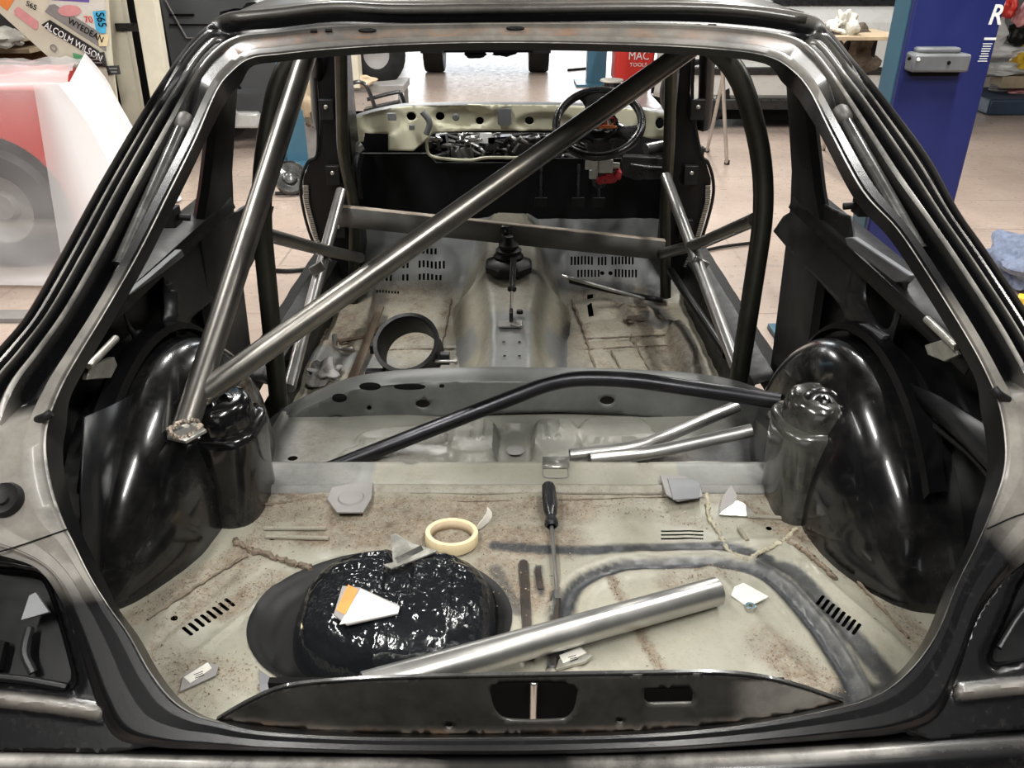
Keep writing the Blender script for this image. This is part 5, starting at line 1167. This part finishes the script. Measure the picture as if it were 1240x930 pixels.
q = PZ(742, 122, 0); t2 = thing('round_stool', 'small dark round stool with a pale pink top in front of the red cover', 'stool', (q.x-.02, q.y, 0)); mb = MB(); mb.lathe([(.10, .0), (.105, .02), (.085, .16), (.085, .2)], (q.x-.02, q.y, 0), M['plastic']); mb.build('body', t2); mb = MB(); mb.lathe([(0, .215), (.12, .215), (.125, .2), (.10, .19)], (q.x-.02, q.y, 0), M['paper']); mb.build('seat', t2)  # round stool: dark body, pale seat
# truck far behind
a = PZ(528, 86, 0); b_ = PZ(652, 88, 0); ty = (a.y+b_.y)/2
TK = thing('off_road_truck', 'dark underside, axle and rear tyres of a truck parked at the far door', 'truck', ((a.x+b_.x)/2, ty, 0))
for c in (a, b_):
    mb = MB(); mb.lathe([(.16, -.12), (.30, -.13), (.345, -.125), (.36, -.10), (.362, .10), (.345, .125), (.30, .13), (.16, .12)], (c.x, ty, .362), M['rubber'], (1, 0, 0), 40); w1 = mb.build('tyre', TK)
    mb = MB(); mb.lathe([(.0, -.03), (.15, -.03), (.17, -.1), (.17, .1), (.15, .03), (0, .03)], (c.x, ty, .362), M['grey'], (1, 0, 0), 30); mb.build('wheel_rim', w1)
mb = MB(); cx = (a.x+b_.x)/2; mb.tube([(a.x, ty, .36), (b_.x, ty, .36)], .045, M['deep'], 12); mb.lump((cx+.1, ty, .36), (.13, .15, .12), M['deep'], 1, 3, .1); mb.build('axle', TK)
mb = MB(); mb.box((cx, ty+1.2, 1.15), (1.75, 3.6, .95), M['greyvan']); mb.box((cx, ty-.65, .62), (1.6, .12, .14), M['plastic']); mb.box(PY(592, 58, ty-.4), (1.1, .1, .10), M['deep']); mb.lump(PY(575, 66, ty-.3), (.13, .1, .05), M['deep'], 3); mb.lump(PY(610, 63, ty-.3), (.16, .1, .05), M['deep'], 7); mb.build('body', TK, bevel=.05)
mb = MB()
for c in (a, b_): mb.box((c.x, ty-.42, .42), (.28, .01, .3), M['rubber'])
mb.build('mud_flap', TK)
# tyre and shelf junk seen through the left of the windscreen opening
t = thing('workshop_trolley', 'grey shelf trolley piled with parts left of the scuttle', 'trolley', (PZ(440, 135, .0).x, 6.6, 0))
g0 = PY(442, 108, 6.4); mb = MB(); mb.box(g0+Vector((0, 0, .03)), (.62, .4, .05), M['grey']); mb.box(g0+Vector((0, 0, -.25)), (.58, .4, .04), M['grey'])
for sx in (-.28, .28):
    for sy in (-.18, .18): mb.box((g0.x+sx, g0.y+sy, (g0.z)/2), (.03, .03, g0.z), M['grey'])
mb.build('shelf_frame', t, bevel=.004)
q = PY(452, 66, 6.5); mb = MB(); mb.lathe([(.10, -.08), (.19, -.09), (.225, -.07), (.23, 0), (.225, .07), (.19, .09), (.10, .08)], q, M['rubber'], (.5, -1, .1), 32); mb.lathe([(0, -.03), (.1, -.07), (.1, .07), (0, .03)], q, M['grey'], (.5, -1, .1), 24); single(mb, 'spare_tyre', 'black tyre standing on the grey shelf trolley', 'tyre')
q = PY(428, 78, 6.2); mb = MB(); mb.box(q, (.09, .15, .30), M['palewood']); mb.lump(q+Vector((.05, 0, -.11)), (.1, .06, .04), M['wood'], 2); single(mb, 'wooden_box', 'pale yellow narrow box next to the tyre on the shelf trolley', 'box', bevel=.005)
q = PY(452, 128, 5.2); mb = MB(); mb.tube([q+Vector((-.2, 0, .1)), q+Vector((-.05, 0, .13)), q+Vector((.02, 0, -.04))], .012, M['plastic'], 8); mb.tube([q+Vector((-.05, .1, .02)), q+Vector((.12, .1, .06)), q+Vector((.16, .1, .05)), q+Vector((.19, .1, -.05))], .012, M['plastic'], 8); mb.box(q+Vector((.05, .05, -.02)), (.22, .1, .04), M['plastic'], R=Matrix.Rotation(-.2, 3, 'Y')); mb.tube([q+Vector((.05, .05, -.02)), (q.x+.05, q.y+.05, 0)], .02, M['plastic'], 8); single(mb, 'axle_stand', 'black metal stand with a bent rod handle left of the scuttle', 'stand')
# silver car, right background
SC = thing('parked_car', 'silver car parked behind the trestle table on the right', 'car', (2.7, 8.3, 0))
def carbody(prof_x, y0_, y1_, zlow, zhigh, mat): pass
y_ = 7.55
X0, X1 = 1.30, 4.05
rows = []
for x in np.linspace(X0, X1, 30):
    e = max(0, 1-(x-X0)/.35); sh = .35*e*e
    rows.append([Vector((x, y_+dy+sh, z)) for dy, z in ((.25, .22), (.08, .23), (.02, .30), (.0, .42), (-.02, .47), (-.02, .53), (.02, .56), (.01, .72), (.06, .88), (.16, .98), (.5, 1.35), (1.2, 1.42), (1.7, 1.40))])
mb = MB(); mb.grid(rows, M['silver']); mb.build('body', SC, ang=25, solid=.01)
mb = MB(); 
for z0_, z1_, yy in ((.47, .535, -.035), (.18, .27, -.01)): mb.box(((X0+X1)/2+.05, y_+yy+.03, (z0_+z1_)/2), (X1-X0-.25, .06, z1_-z0_), M['plastic'])
mb.build('side_moulding', SC, bevel=.01)
for xx in (1.62, 3.55):
    mb = MB(); mb.lathe([(.17, -.1), (.28, -.11), (.30, -.08), (.30, .08), (.28, .11)], (xx, y_+.12, .30), M['rubber'], (0, 1, 0), 36); w1 = mb.build('tyre', SC)
    mb = MB(); mb.lathe([(0, -.10), (.05, -.11), (.16, -.08), (.18, -.1)], (xx, y_+.12, .30), M['silver'], (0, 1, 0), 28); mb.build('wheel_trim', w1)
mb = MB(); mb.box((2.7, y_+.8, .14), (2.5, 1.4, .12), M['deep']); mb.build('underside', SC)
mb = MB(); mb.prism([(1.9, y_+.17, 1.0), (3.7, y_+.17, 1.0), (3.5, y_+.46, 1.3), (2.2, y_+.46, 1.3)], (0, -.006, .004), M['plastic']); mb.build('side_glass', SC)
# trestle table
d0 = 5.7; TT = thing('trestle_table', 'folding trestle with thin wooden board top, right of the car', 'table', (2.0, d0, 0))
z_t = PY(1050, 44, d0).z; xa = PY(1003, 44, d0).x; xb = PY(1088, 44, d0).x
mb = MB(); mb.box(((xa+xb)/2-.0, d0+.15, z_t), (xb-xa, .6, .022), M['wood']); mb.build('board', TT, bevel=.003)
def leg(a, b_, d, r=.014):
    mb = MB(); A_ = PY(a[0], a[1], d); B_ = PZ(b_[0], b_[1], 0); mb.tube([A_, B_], r, M['worn'], 10); mb.tube([B_, B_+Vector((0, 0, .03))], r*1.5, M['rubber'], 8); mb.build('leg', TT)
leg((882, 64), (856, 184), 6.2); leg((874, 64), (880, 199), 5.9); leg((1016, 100), (996, 182), 6.3); leg((1052, 100), (1075, 195), 5.8)
mb = MB(); mb.tube([PY(874, 50, 5.9), PY(1040, 46, 6.0)], .016, M['worn'], 10); mb.build('rail', TT)
mb = MB(); c = PY(1033, 72, 5.9); mb.lump(c, (.13, .1, .17), M['rag'], 4, 4, .5); mb.box(c+Vector((.02, .02, .06)), (.2, .15, .2), M['rubber']); single(mb, 'tool_bag', 'black bag hanging below the trestle table board', 'bag', bevel=.02)
mb = MB(); c = PY(1022, 29, 5.75); mb.lump(c+Vector((0, 0, -.0)), (.06, .07, .07), M['paper'], 9, 4, .9); mb.lump(c+Vector((-.05, 0, -.03)), (.05, .05, .035), M['paper'], 2, 4, .8); single(mb, 'crumpled_paper', 'crumpled white paper on the trestle table', 'paper', ang=10)
# shelf clutter far right
q = PZ(1195, 140, 0); SH = thing('parts_rack', 'low dark navy rack at the right edge of the workshop', 'rack', (q.x+.6, q.y+.3, 0))
mb = MB(); mb.box((q.x+.75, q.y+.4, .075), (1.5, .8, .15), M['navy']); mb.build('base', SH, bevel=.02)
mb = MB()
for z in (.36, .66): mb.box((q.x+.8, q.y+.75, z), (1.5, .5, .03), M['grey'])
for x in (.1, 1.5): mb.box((q.x+x, q.y+.75, .5), (.05, .05, 1.0), M['grey'])
mb.build('shelf', SH, bevel=.004)
for px, py, sz, mt, nm, lab in ((1200, 40, (.14, .1, .13), 'white', 'bumper_cover', 'white plastic moulding leaning on the rack, topmost'), (1212, 62, (.22, .1, .05), 'white', 'bumper_cover', 'pale curved moulding on the rack, second down'), (1210, 84, (.2, .12, .06), 'silver', 'bumper_cover', 'dull silver moulding on the rack, lowest'),
   (1236, 70, (.06, .08, .09), 'yellow', 'plastic_container', 'yellow container on the rack at the right edge'), (1238, 20, (.07, .08, .1), 'pink', 'cloth_bundle', 'pinkish bundle at the top right edge'), (1222, 10, (.06, .08, .08), 'red', 'cloth_bundle', 'dark red bundle left of the pinkish one'),
   (1232, 40, (.08, .1, .09), 'rubber', 'plastic_crate', 'black crate between the mouldings on the rack'), (1232, 112, (.1, .08, .035), 'pink', 'grinder', 'red and pink hand grinder on the low rack'), (1228, 98, (.16, .1, .05), 'card', 'cardboard_box', 'brown cardboard box on the rack above the grinder'), (1210, 106, (.1, .1, .05), 'grey', 'hose_coil', 'grey coil left of the grinder')):
    c = PY(px, py, q.y+.42); sz = tuple(v*1.15 for v in sz); mb = MB()
    if nm == 'cardboard_box': mb.box(c, tuple(2*v for v in sz), M[mt])
    elif nm == 'hose_coil':
        for k in range(3): mb.tube([c+Vector((.09*math.cos(a), .05*math.sin(a), .02*k-.02)) for a in np.linspace(0, 6.28, 20)], .012, M[mt], 8, sub=0)
    else: mb.lump(c, sz, M[mt], px, 3, .35)
    single(mb, nm, lab, nm.split('_')[-1], bevel=.01)
c = PZ(1236, 352, 0); mb = MB(); mb.lump((c.x+.05, c.y+.1, .09), (.16, .2, .12), M['cloth'], 3, 4, .5); single(mb, 'shop_cloth', 'blue-grey cloth heaped on the floor at the right edge', 'cloth')
c = PZ(1238, 372, 0); mb = MB(); mb.box((c.x+.05, c.y-.05, .03), (.2, .06, .06), M['yellow'], R=Matrix.Rotation(-.6, 3, 'Z')); mb.box((c.x+.10, c.y-.04, .075), (.08, .05, .03), M['yellow']); single(mb, 'yellow_tool', 'yellow plastic tool on the floor in front of the blue-grey cloth', 'tool', bevel=.01)
# ---- left: red car under a dust sheet
RCa = thing('covered_car', 'red car under a clear plastic dust sheet, left of the black shell', 'car', (-3.2, 4.9, 0))
yf = 3.98; xr = PY(96, 180, yf).x; zt_ = PY(60, 108, yf).z
wcx = PY(-4, 262, yf).x; wcz = .30; ra = .375
prof = [(xr-3.0, .18)]+[(wcx-ra-.0, .18)]+[(wcx+ra*math.cos(a), wcz+ra*math.sin(a)) for a in np.linspace(PI-.0, .0, 18)]+[(wcx+ra, .18), (xr-.03, .18), (xr, .30), (xr, zt_-.10), (xr-.03, zt_-.03), (xr-.08, zt_), (xr-3.0, zt_+.03)]
mb = MB(); mb.prism([Vector((x, yf, z)) for x, z in prof], (0, .06, 0), M['red']); mb.build('wing_panel', RCa, bevel=.008)
rows = []
for x in np.linspace(xr-3., xr, 24):
    e = max(0, 1-(xr-x)/.15); rows.append([Vector((x-.42*t*1.65*(1-min(1, (xr-x)/2.5)), yf+.03+t*1.65, zt_+.0+.02*math.sin(t*PI)-.09*t-.06*e*e)) for t in np.linspace(0, .93, 12)])
mb = MB(); mb.grid(rows, M['red']); mb.build('bonnet', RCa, solid=.01)
mb = MB(); mb.prism([(xr-.06, yf+.06, .25), (xr-.01, yf+.06, .25), (xr-.62, yf+1.5, .25), (xr-.67, yf+1.5, .25)], (0, 0, .46), M['red']); mb.build('front_panel', RCa, bevel=.01)
mb = MB(); mb.box((xr-2.0, yf+.85, .42), (2.3, 1.3, .44), M['deep']); mb.build('inner_body', RCa)
mb = MB(); mb.lathe([(.17, -.09), (.27, -.1), (.30, -.07), (.305, 0), (.30, .07), (.27, .1), (.17, .09)], (wcx, yf+.12, .305), M['rubber'], (0, 1, 0), 44); w1 = mb.build('tyre', RCa)
mb = MB(); mb.lathe([(0, -.05), (.06, -.06), (.08, -.03), (.15, -.04), (.175, -.08)], (wcx, yf+.12, .305), M['grey'], (0, 1, 0), 32); mb.build('wheel', w1)
# plastic dust sheet
def wr(u, v, k): return k*(noise.noise(Vector((u*3, v*3, 1)))+.6*noise.noise(Vector((u*8, v*8, 2)))+.3*noise.noise(Vector((u*18, v*5, 3))))
rows = []; cov = []
sec = [(.02, zt_-.06, -1.66), (.0, zt_-.02, -1.2), (0, zt_+.02, -.7), (0, zt_+.04, -.3), (0, zt_+.03, -.05), (0, zt_+.0, .03), (0, .60, .07), (0, .40, .10), (0, .20, .13), (0, .05, .18), (0, .02, .24)]
secs_ = crom([Vector((0, -c, b_)) for a, b_, c in sec], 5)
for i, x in enumerate(np.linspace(xr-3., xr+.02, 60)):
    row = []
    for j, q in enumerate(secs_):
        e = wr(x, j*.08, .028); row.append(Vector((x, yf+q.y-.01+(e-.015 if q.y < .02 else 0), max(.012, q.z+(e if q.y > 0 else 0)))))
        cov.append(max(.08, min(.9, .16+.26*noise.noise(Vector((x*2, j*.15, 5)))+(.25 if q.y > -.02 and q.y < .12 else 0)+(.25 if q.z < .3 and q.y < 0 else 0)+(.3 if q.y > .1 else 0))))
    rows.append(row)
for row in rows:
    for p in row: p.x -= .42*max(0, p.y-yf)*(1-min(1, (xr-p.x)/2.5))
# end drape hanging from the slanting nose edge and flaring out to the floor
er = []; ec = []
for k in range(34):
    t = k/33; y = yf-.10+t*1.70; col_ = []
    for j in range(18):
        u = j/17; zz = (zt_+.035-.05*t)*(1-u)+.015*u
        fold = (.045*math.sin(k*.75)+.02*math.sin(k*1.9+1))*u
        out = .03+.07*math.sin(min(1, u*4)*PI/2)+.30*u**1.3+fold+wr(k*.2, j*.15, .02)*u
        col_.append(Vector((xr+out-.42*max(0, y-yf), y-.10*u*(1-t)*(1 if t < .2 else .3), zz))); ec.append(.93)
    er.append(col_)
br = []; bc = []
for k in range(8):
    t = k/7; br.append([Vector((xr-.10, yf-.05-.17*(j/17)-.02, er[0][j].z)).lerp(er[0][j], t)+Vector((0, -.05*math.sin(t*PI)*(j/17), 0)) for j in range(18)]); bc += [.45+.5*sm(t*1.5)]*18
mb = MB(); mb.grid(rows, M['sheet']); mb.grid(er, M['sheet']); mb.grid(br, M['sheet']); mb.at = {'cover': cov+ec+bc}; o = mb.build('dust_sheet', fix=False, ang=70); tag(o, 'clear plastic dust sheet draped over the red car', 'dust sheet')
# ---- rack with sign boards, top left
yb = 5.9
SG = thing('storage_rack', 'pale timber rack uprights behind the red car', 'rack', (-2.9, yb+.4, 0))
def post(pa, pb, w_, y, mt):
    A_ = PY(*pa, y); B_ = PY(*pb, y); d = (B_-A_).normalized(); B2 = A_+d*((0-A_.z)/d.z) if d.z else B_; A2 = A_-d*1.2
    mb = MB(); mb.prism([A2+Vector((-w_/2, 0, 0)), A2+Vector((w_/2, 0, 0)), B2+Vector((w_/2, 0, 0)), B2+Vector((-w_/2, 0, 0))], (0, .09, 0), M[mt]); mb.build('upright', SG, bevel=.004)
post((135, 0), (157, 125), .12, yb, 'palewood'); post((174, 0), (192, 110), .13, yb-.1, 'palewood')
mb = MB(); c = PY(165, 80, yb+.3); mb.box((c.x, yb+.35, .8), (.45, .05, 1.6), M['deep']); mb.build('dark_gap_board', SG)  # dark sheet stands in for the black gap between the uprights
mb = MB(); c = PY(163, 33, yb); mb.box(c, (.24, .04, .05), M['plastic']); mb.build('crossbar', SG, bevel=.003)
# leaning sign board
A_ = PY(-40, -60, yb-.2)
def SB(a, b_, off=0.): return PY(a, b_, yb-.25-off)
BD = thing('sign_board', 'pale sign board covered in rally stickers, leaning behind the red car', 'sign board', SB(90, 110))
mb = MB(); mb.prism([SB(*q) for q in ((-30, -30), (128, -30), (134, 60), (145, 150), (72, 150), (62, 72), (0, 16), (-30, -5))], (0, .02, 0), M['palewood']); mb.build('board', BD)
ang_ = math.radians(-31)
def stk(name, pts, mt, off=.004): mb = MB(); mb.prism([SB(*q, off) for q in pts], (0, .003, 0), M[mt]); mb.build(name, BD)
stk('orange_sticker', ((-12, -14), (8, -10), (20, -5), (9, 13), (-12, -2)), 'orange')
stk('white_sticker', ((62, -6), (110, -4), (120, 45), (60, 8)), 'paper', .004)
stk('purple_sticker', ((62, -10), (108, -8), (108, 3), (62, 0)), 'purple', .006)
stk('cyan_sticker', ((112, 14), (128, 13), (128, 40), (117, 41)), 'cyan', .006)
stk('white_sticker', ((110, -10), (127, -10), (127, 12), (112, 14)), 'paper', .005)
stk('grey_banner', ((60, 6), (66, 5), (128, 44), (128, 62), (54, 14)), 'grey', .008)
stk('black_banner', ((50, 30), (60, 24), (120, 62), (116, 71), (60, 38)), 'plastic', .010)
stk('faded_red_sticker', ((17, 12), (22, 8), (46, 26), (46, 34), (42, 36), (18, 18)), 'pink', .006)
stk('red_oval_sticker', tuple(circ(84, 13, 14, 16, 7)), 'pink', .012)
stk('green_sticker', ((88, 64), (102, 68), (100, 76), (90, 74)), 'green', .006)
stk('yellow_sticker', ((118, 42), (132, 42), (130, 56), (120, 56)), 'tapebeige', .012)
stk('black_plate', ((102, 65), (126, 63), (130, 82), (106, 78)), 'plastic', .014)
stk('black_plate', ((128, 80), (144, 79), (146, 90), (131, 91)), 'plastic', .014)
def txt(name, s, px, py, size, mt, ang, off, sx=1.):
    mb = MB(); x = Vector((math.cos(ang), 0, math.sin(ang))); text_mesh(s, size, frame3(SB(px, py, off), x, Vector((-x.z, 0, x.x))), M[mt], mb, .0015, sx); mb.build(name, BD)
txt('lettering', 'ALCOLM WILSON', 89, 51, .060, 'white', -.575, .016, .77)
txt('lettering', 'WYEDEAN', 104, 37, .055, 'deep', -.55, .014, .85)
txt('lettering', 'S65', 38, 7, .045, 'deep', -.5, .008, 1.)
txt('lettering', '70', 107, 24, .055, 'red', .0, .010, 1.)
txt('lettering', 'S65', 122, 24, .075, 'deep', -1.55, .012, .8)
mb = MB(); p = SB(65, 58, .01); mb.lathe([(.014, 0), (.022, 0), (.022, .004), (.014, .004)], p, M['grey'], (0, -1, 0)); mb.build('round_badge', BD)
mb = MB()
for a, b_, w_ in ((115, 68, .07), (116, 72, .06), (118, 76, .06), (137, 83, .05), (138, 87, .04)): mb.box(SB(a, b_, .019), (w_, .001, .006), M['grey'])
mb.build('small_print', BD)
# shelf junk far left
SJ = thing('timber_shelf', 'raw timber shelf at the far left edge', 'shelf', (PY(5, 60, 6.1).x, 6.2, 0))
mb = MB(); c = PY(5, 62, 6.1); mb.box(c+Vector((-.1, .15, 0)), (.55, .3, .03), M['wood']); mb.box(c+Vector((-.1, .15, .07)), (.5, .3, .02), M['wood']); mb.box((c.x-.2, c.y+.2, c.z/2), (.05, .05, c.z), M['wood']); mb.build('plank', SJ, bevel=.003)
mb = MB(); mb.lump(PY(5, 46, 6.0), (.12, .08, .06), M['paper'], 6, 3, .4); single(mb, 'paper_bundle', 'pale rolled papers on the timber shelf at the far left', 'paper')
mb = MB(); c = PY(10, 88, 6.25); mb.box((c.x-.1, 6.5, .45), (.9, .2, .9), M['brown']); single(mb, 'brown_cabinet', 'dark brown cabinet behind the red car at the left edge', 'cabinet', bevel=.01)
# grey van top left
GV = thing('parked_van', 'dark grey van flank seen past the left pillar', 'van', (-2.2, 8.0, 0))
v0 = PY(188, 60, 7.0).x; v1 = PY(345, 60, 7.0).x
rows = []
for x in np.linspace(v0, v1, 12): rows.append([Vector((x, 7.0+dy, z)) for dy, z in ((.1, .22), (.0, .26), (-.02, .40), (.02, .44), (.0, .7), (.0, 1.2), (.06, 1.6), (.3, 1.9), (1.2, 2.0))])
mb = MB(); mb.grid(rows, M['greyvan']); mb.build('body', GV, solid=.01, ang=30)
mb = MB(); mb.box((v1-.02, 7.9, 1.0), (.04, 1.8, 1.5), M['greyvan']); mb.build('tail_panel', GV, bevel=.01)
mb = MB(); xx = PY(222, 50, 6.99).x
mb.tube([PY(200, 0, 6.985), PY(226, 46, 6.985), PY(250, 46, 6.985)], .008, M['grey'], 6, sub=0); mb.tube([PY(205, 30, 6.985), PY(330, 30, 6.985)], .006, M['deep'], 6); mb.tube([PY(205, 18, 6.985), PY(235, 18, 6.985)], .008, M['deep'], 6); mb.build('panel_groove', GV)
mb = MB(); q = PY(268, 138, 6.6); mb.tube([q+Vector((-.05, 0, 0)), q+Vector((.12, 0, .02))], .035, M['silver'], 12); mb.box((q.x+.05, q.y+.15, .24), (.4, .1, .12), M['silver']); mb.build('step', GV, bevel=.02)
for xx in (v0+.35,):
    mb = MB(); mb.lathe([(.17, -.1), (.3, -.11), (.32, -.08), (.32, .08), (.3, .11)], (xx, 7.12, .32), M['rubber'], (0, 1, 0), 32); mb.build('tyre', GV)
# poster board and bag through left door
t = thing('poster_board', 'narrow board of coloured posters behind the left door opening', 'poster', (PY(381, 100, 7.3).x, 7.3, 0))
mb = MB(); mb.prism([PY(a, b_, 7.3) for a, b_ in ((368, 60), (392, 60), (392, 128), (366, 128))], (0, .03, 0), M['paper']); c = PY(380, 130, 7.32); mb.box((c.x, 7.35, c.z/2), (.05, .05, c.z), M['grey']); mb.build('board', t)
for a, b_, mt in ((383, 74, 'purple'), (384, 86, 'red'), (380, 97, 'navy'), (384, 106, 'yellow'), (378, 92, 'pink')): mb = MB(); mb.box(PY(a, b_, 7.29), (.05, .004, .05), M[mt]); mb.build('poster', t)
mb = MB(); mb.lump(PY(378, 124, 5.7), (.09, .08, .12), M['card'], 3, 3, .4); c = PY(380, 142, 5.7); mb.lump(c, (.06, .06, .07), M['rag'], 7, 3, .4); mb.box((c.x, c.y+.1, c.z/2-.02), (.16, .1, c.z-.05), M['grey']); single(mb, 'canvas_bag', 'tan canvas bag on a stand by the teal lift column', 'bag')
# wheel hub and hose on the floor, left
q = PZ(352, 238, 0); mb = MB(); mb.lathe([(.0, .02), (.04, .03), (.05, .0), (.11, .01), (.10, .04), (.11, .02), (.11, -.02), (0, -.02)], (q.x, q.y+.05, .11), M['gasbody'], (.2, -1, .5), 28); mb.tube([(q.x-.1, q.y, .02), (q.x+.1, q.y+.05, .02), (q.x+.18, q.y+.1, .1)], .012, M['rubber'], 8); single(mb, 'brake_disc', 'old brake disc leaning on the floor past the left door opening', 'brake disc')
mb = MB(); mb.tube([PZ(326, 327, .012), PZ(350, 328, .012), PZ(376, 325, .012), PZ(400, 318, .012)], .011, M['rubber'], 8); single(mb, 'air_hose', 'black air hose on the floor through the left door opening', 'hose')
mb = MB(); mb.tube([PZ(850, 304, .012), PZ(880, 298, .012), PZ(930, 292, .012)], .009, M['rubber'], 8); single(mb, 'air_hose', 'thin dark cable on the floor through the right door opening', 'cable')
mb = MB(); mb.tube([PZ(688, 85, .01), PZ(700, 84, .01), PZ(722, 82, .01)], .02, M['rubber'], 8); single(mb, 'floor_cable', 'short dark cable on the bright floor near the distant lift column', 'cable')
# floor strip at left
mb = MB(); a = PZ(-60, 388, 0); b_ = PZ(40, 384, 0); mb.box(((a.x+b_.x)/2, (a.y+b_.y)/2, .012), (b_.x-a.x, .10, .024), M['grey']); single(mb, 'lift_base_strip', 'flat grey steel strip on the floor left of the shell', 'steel strip', bevel=.003)
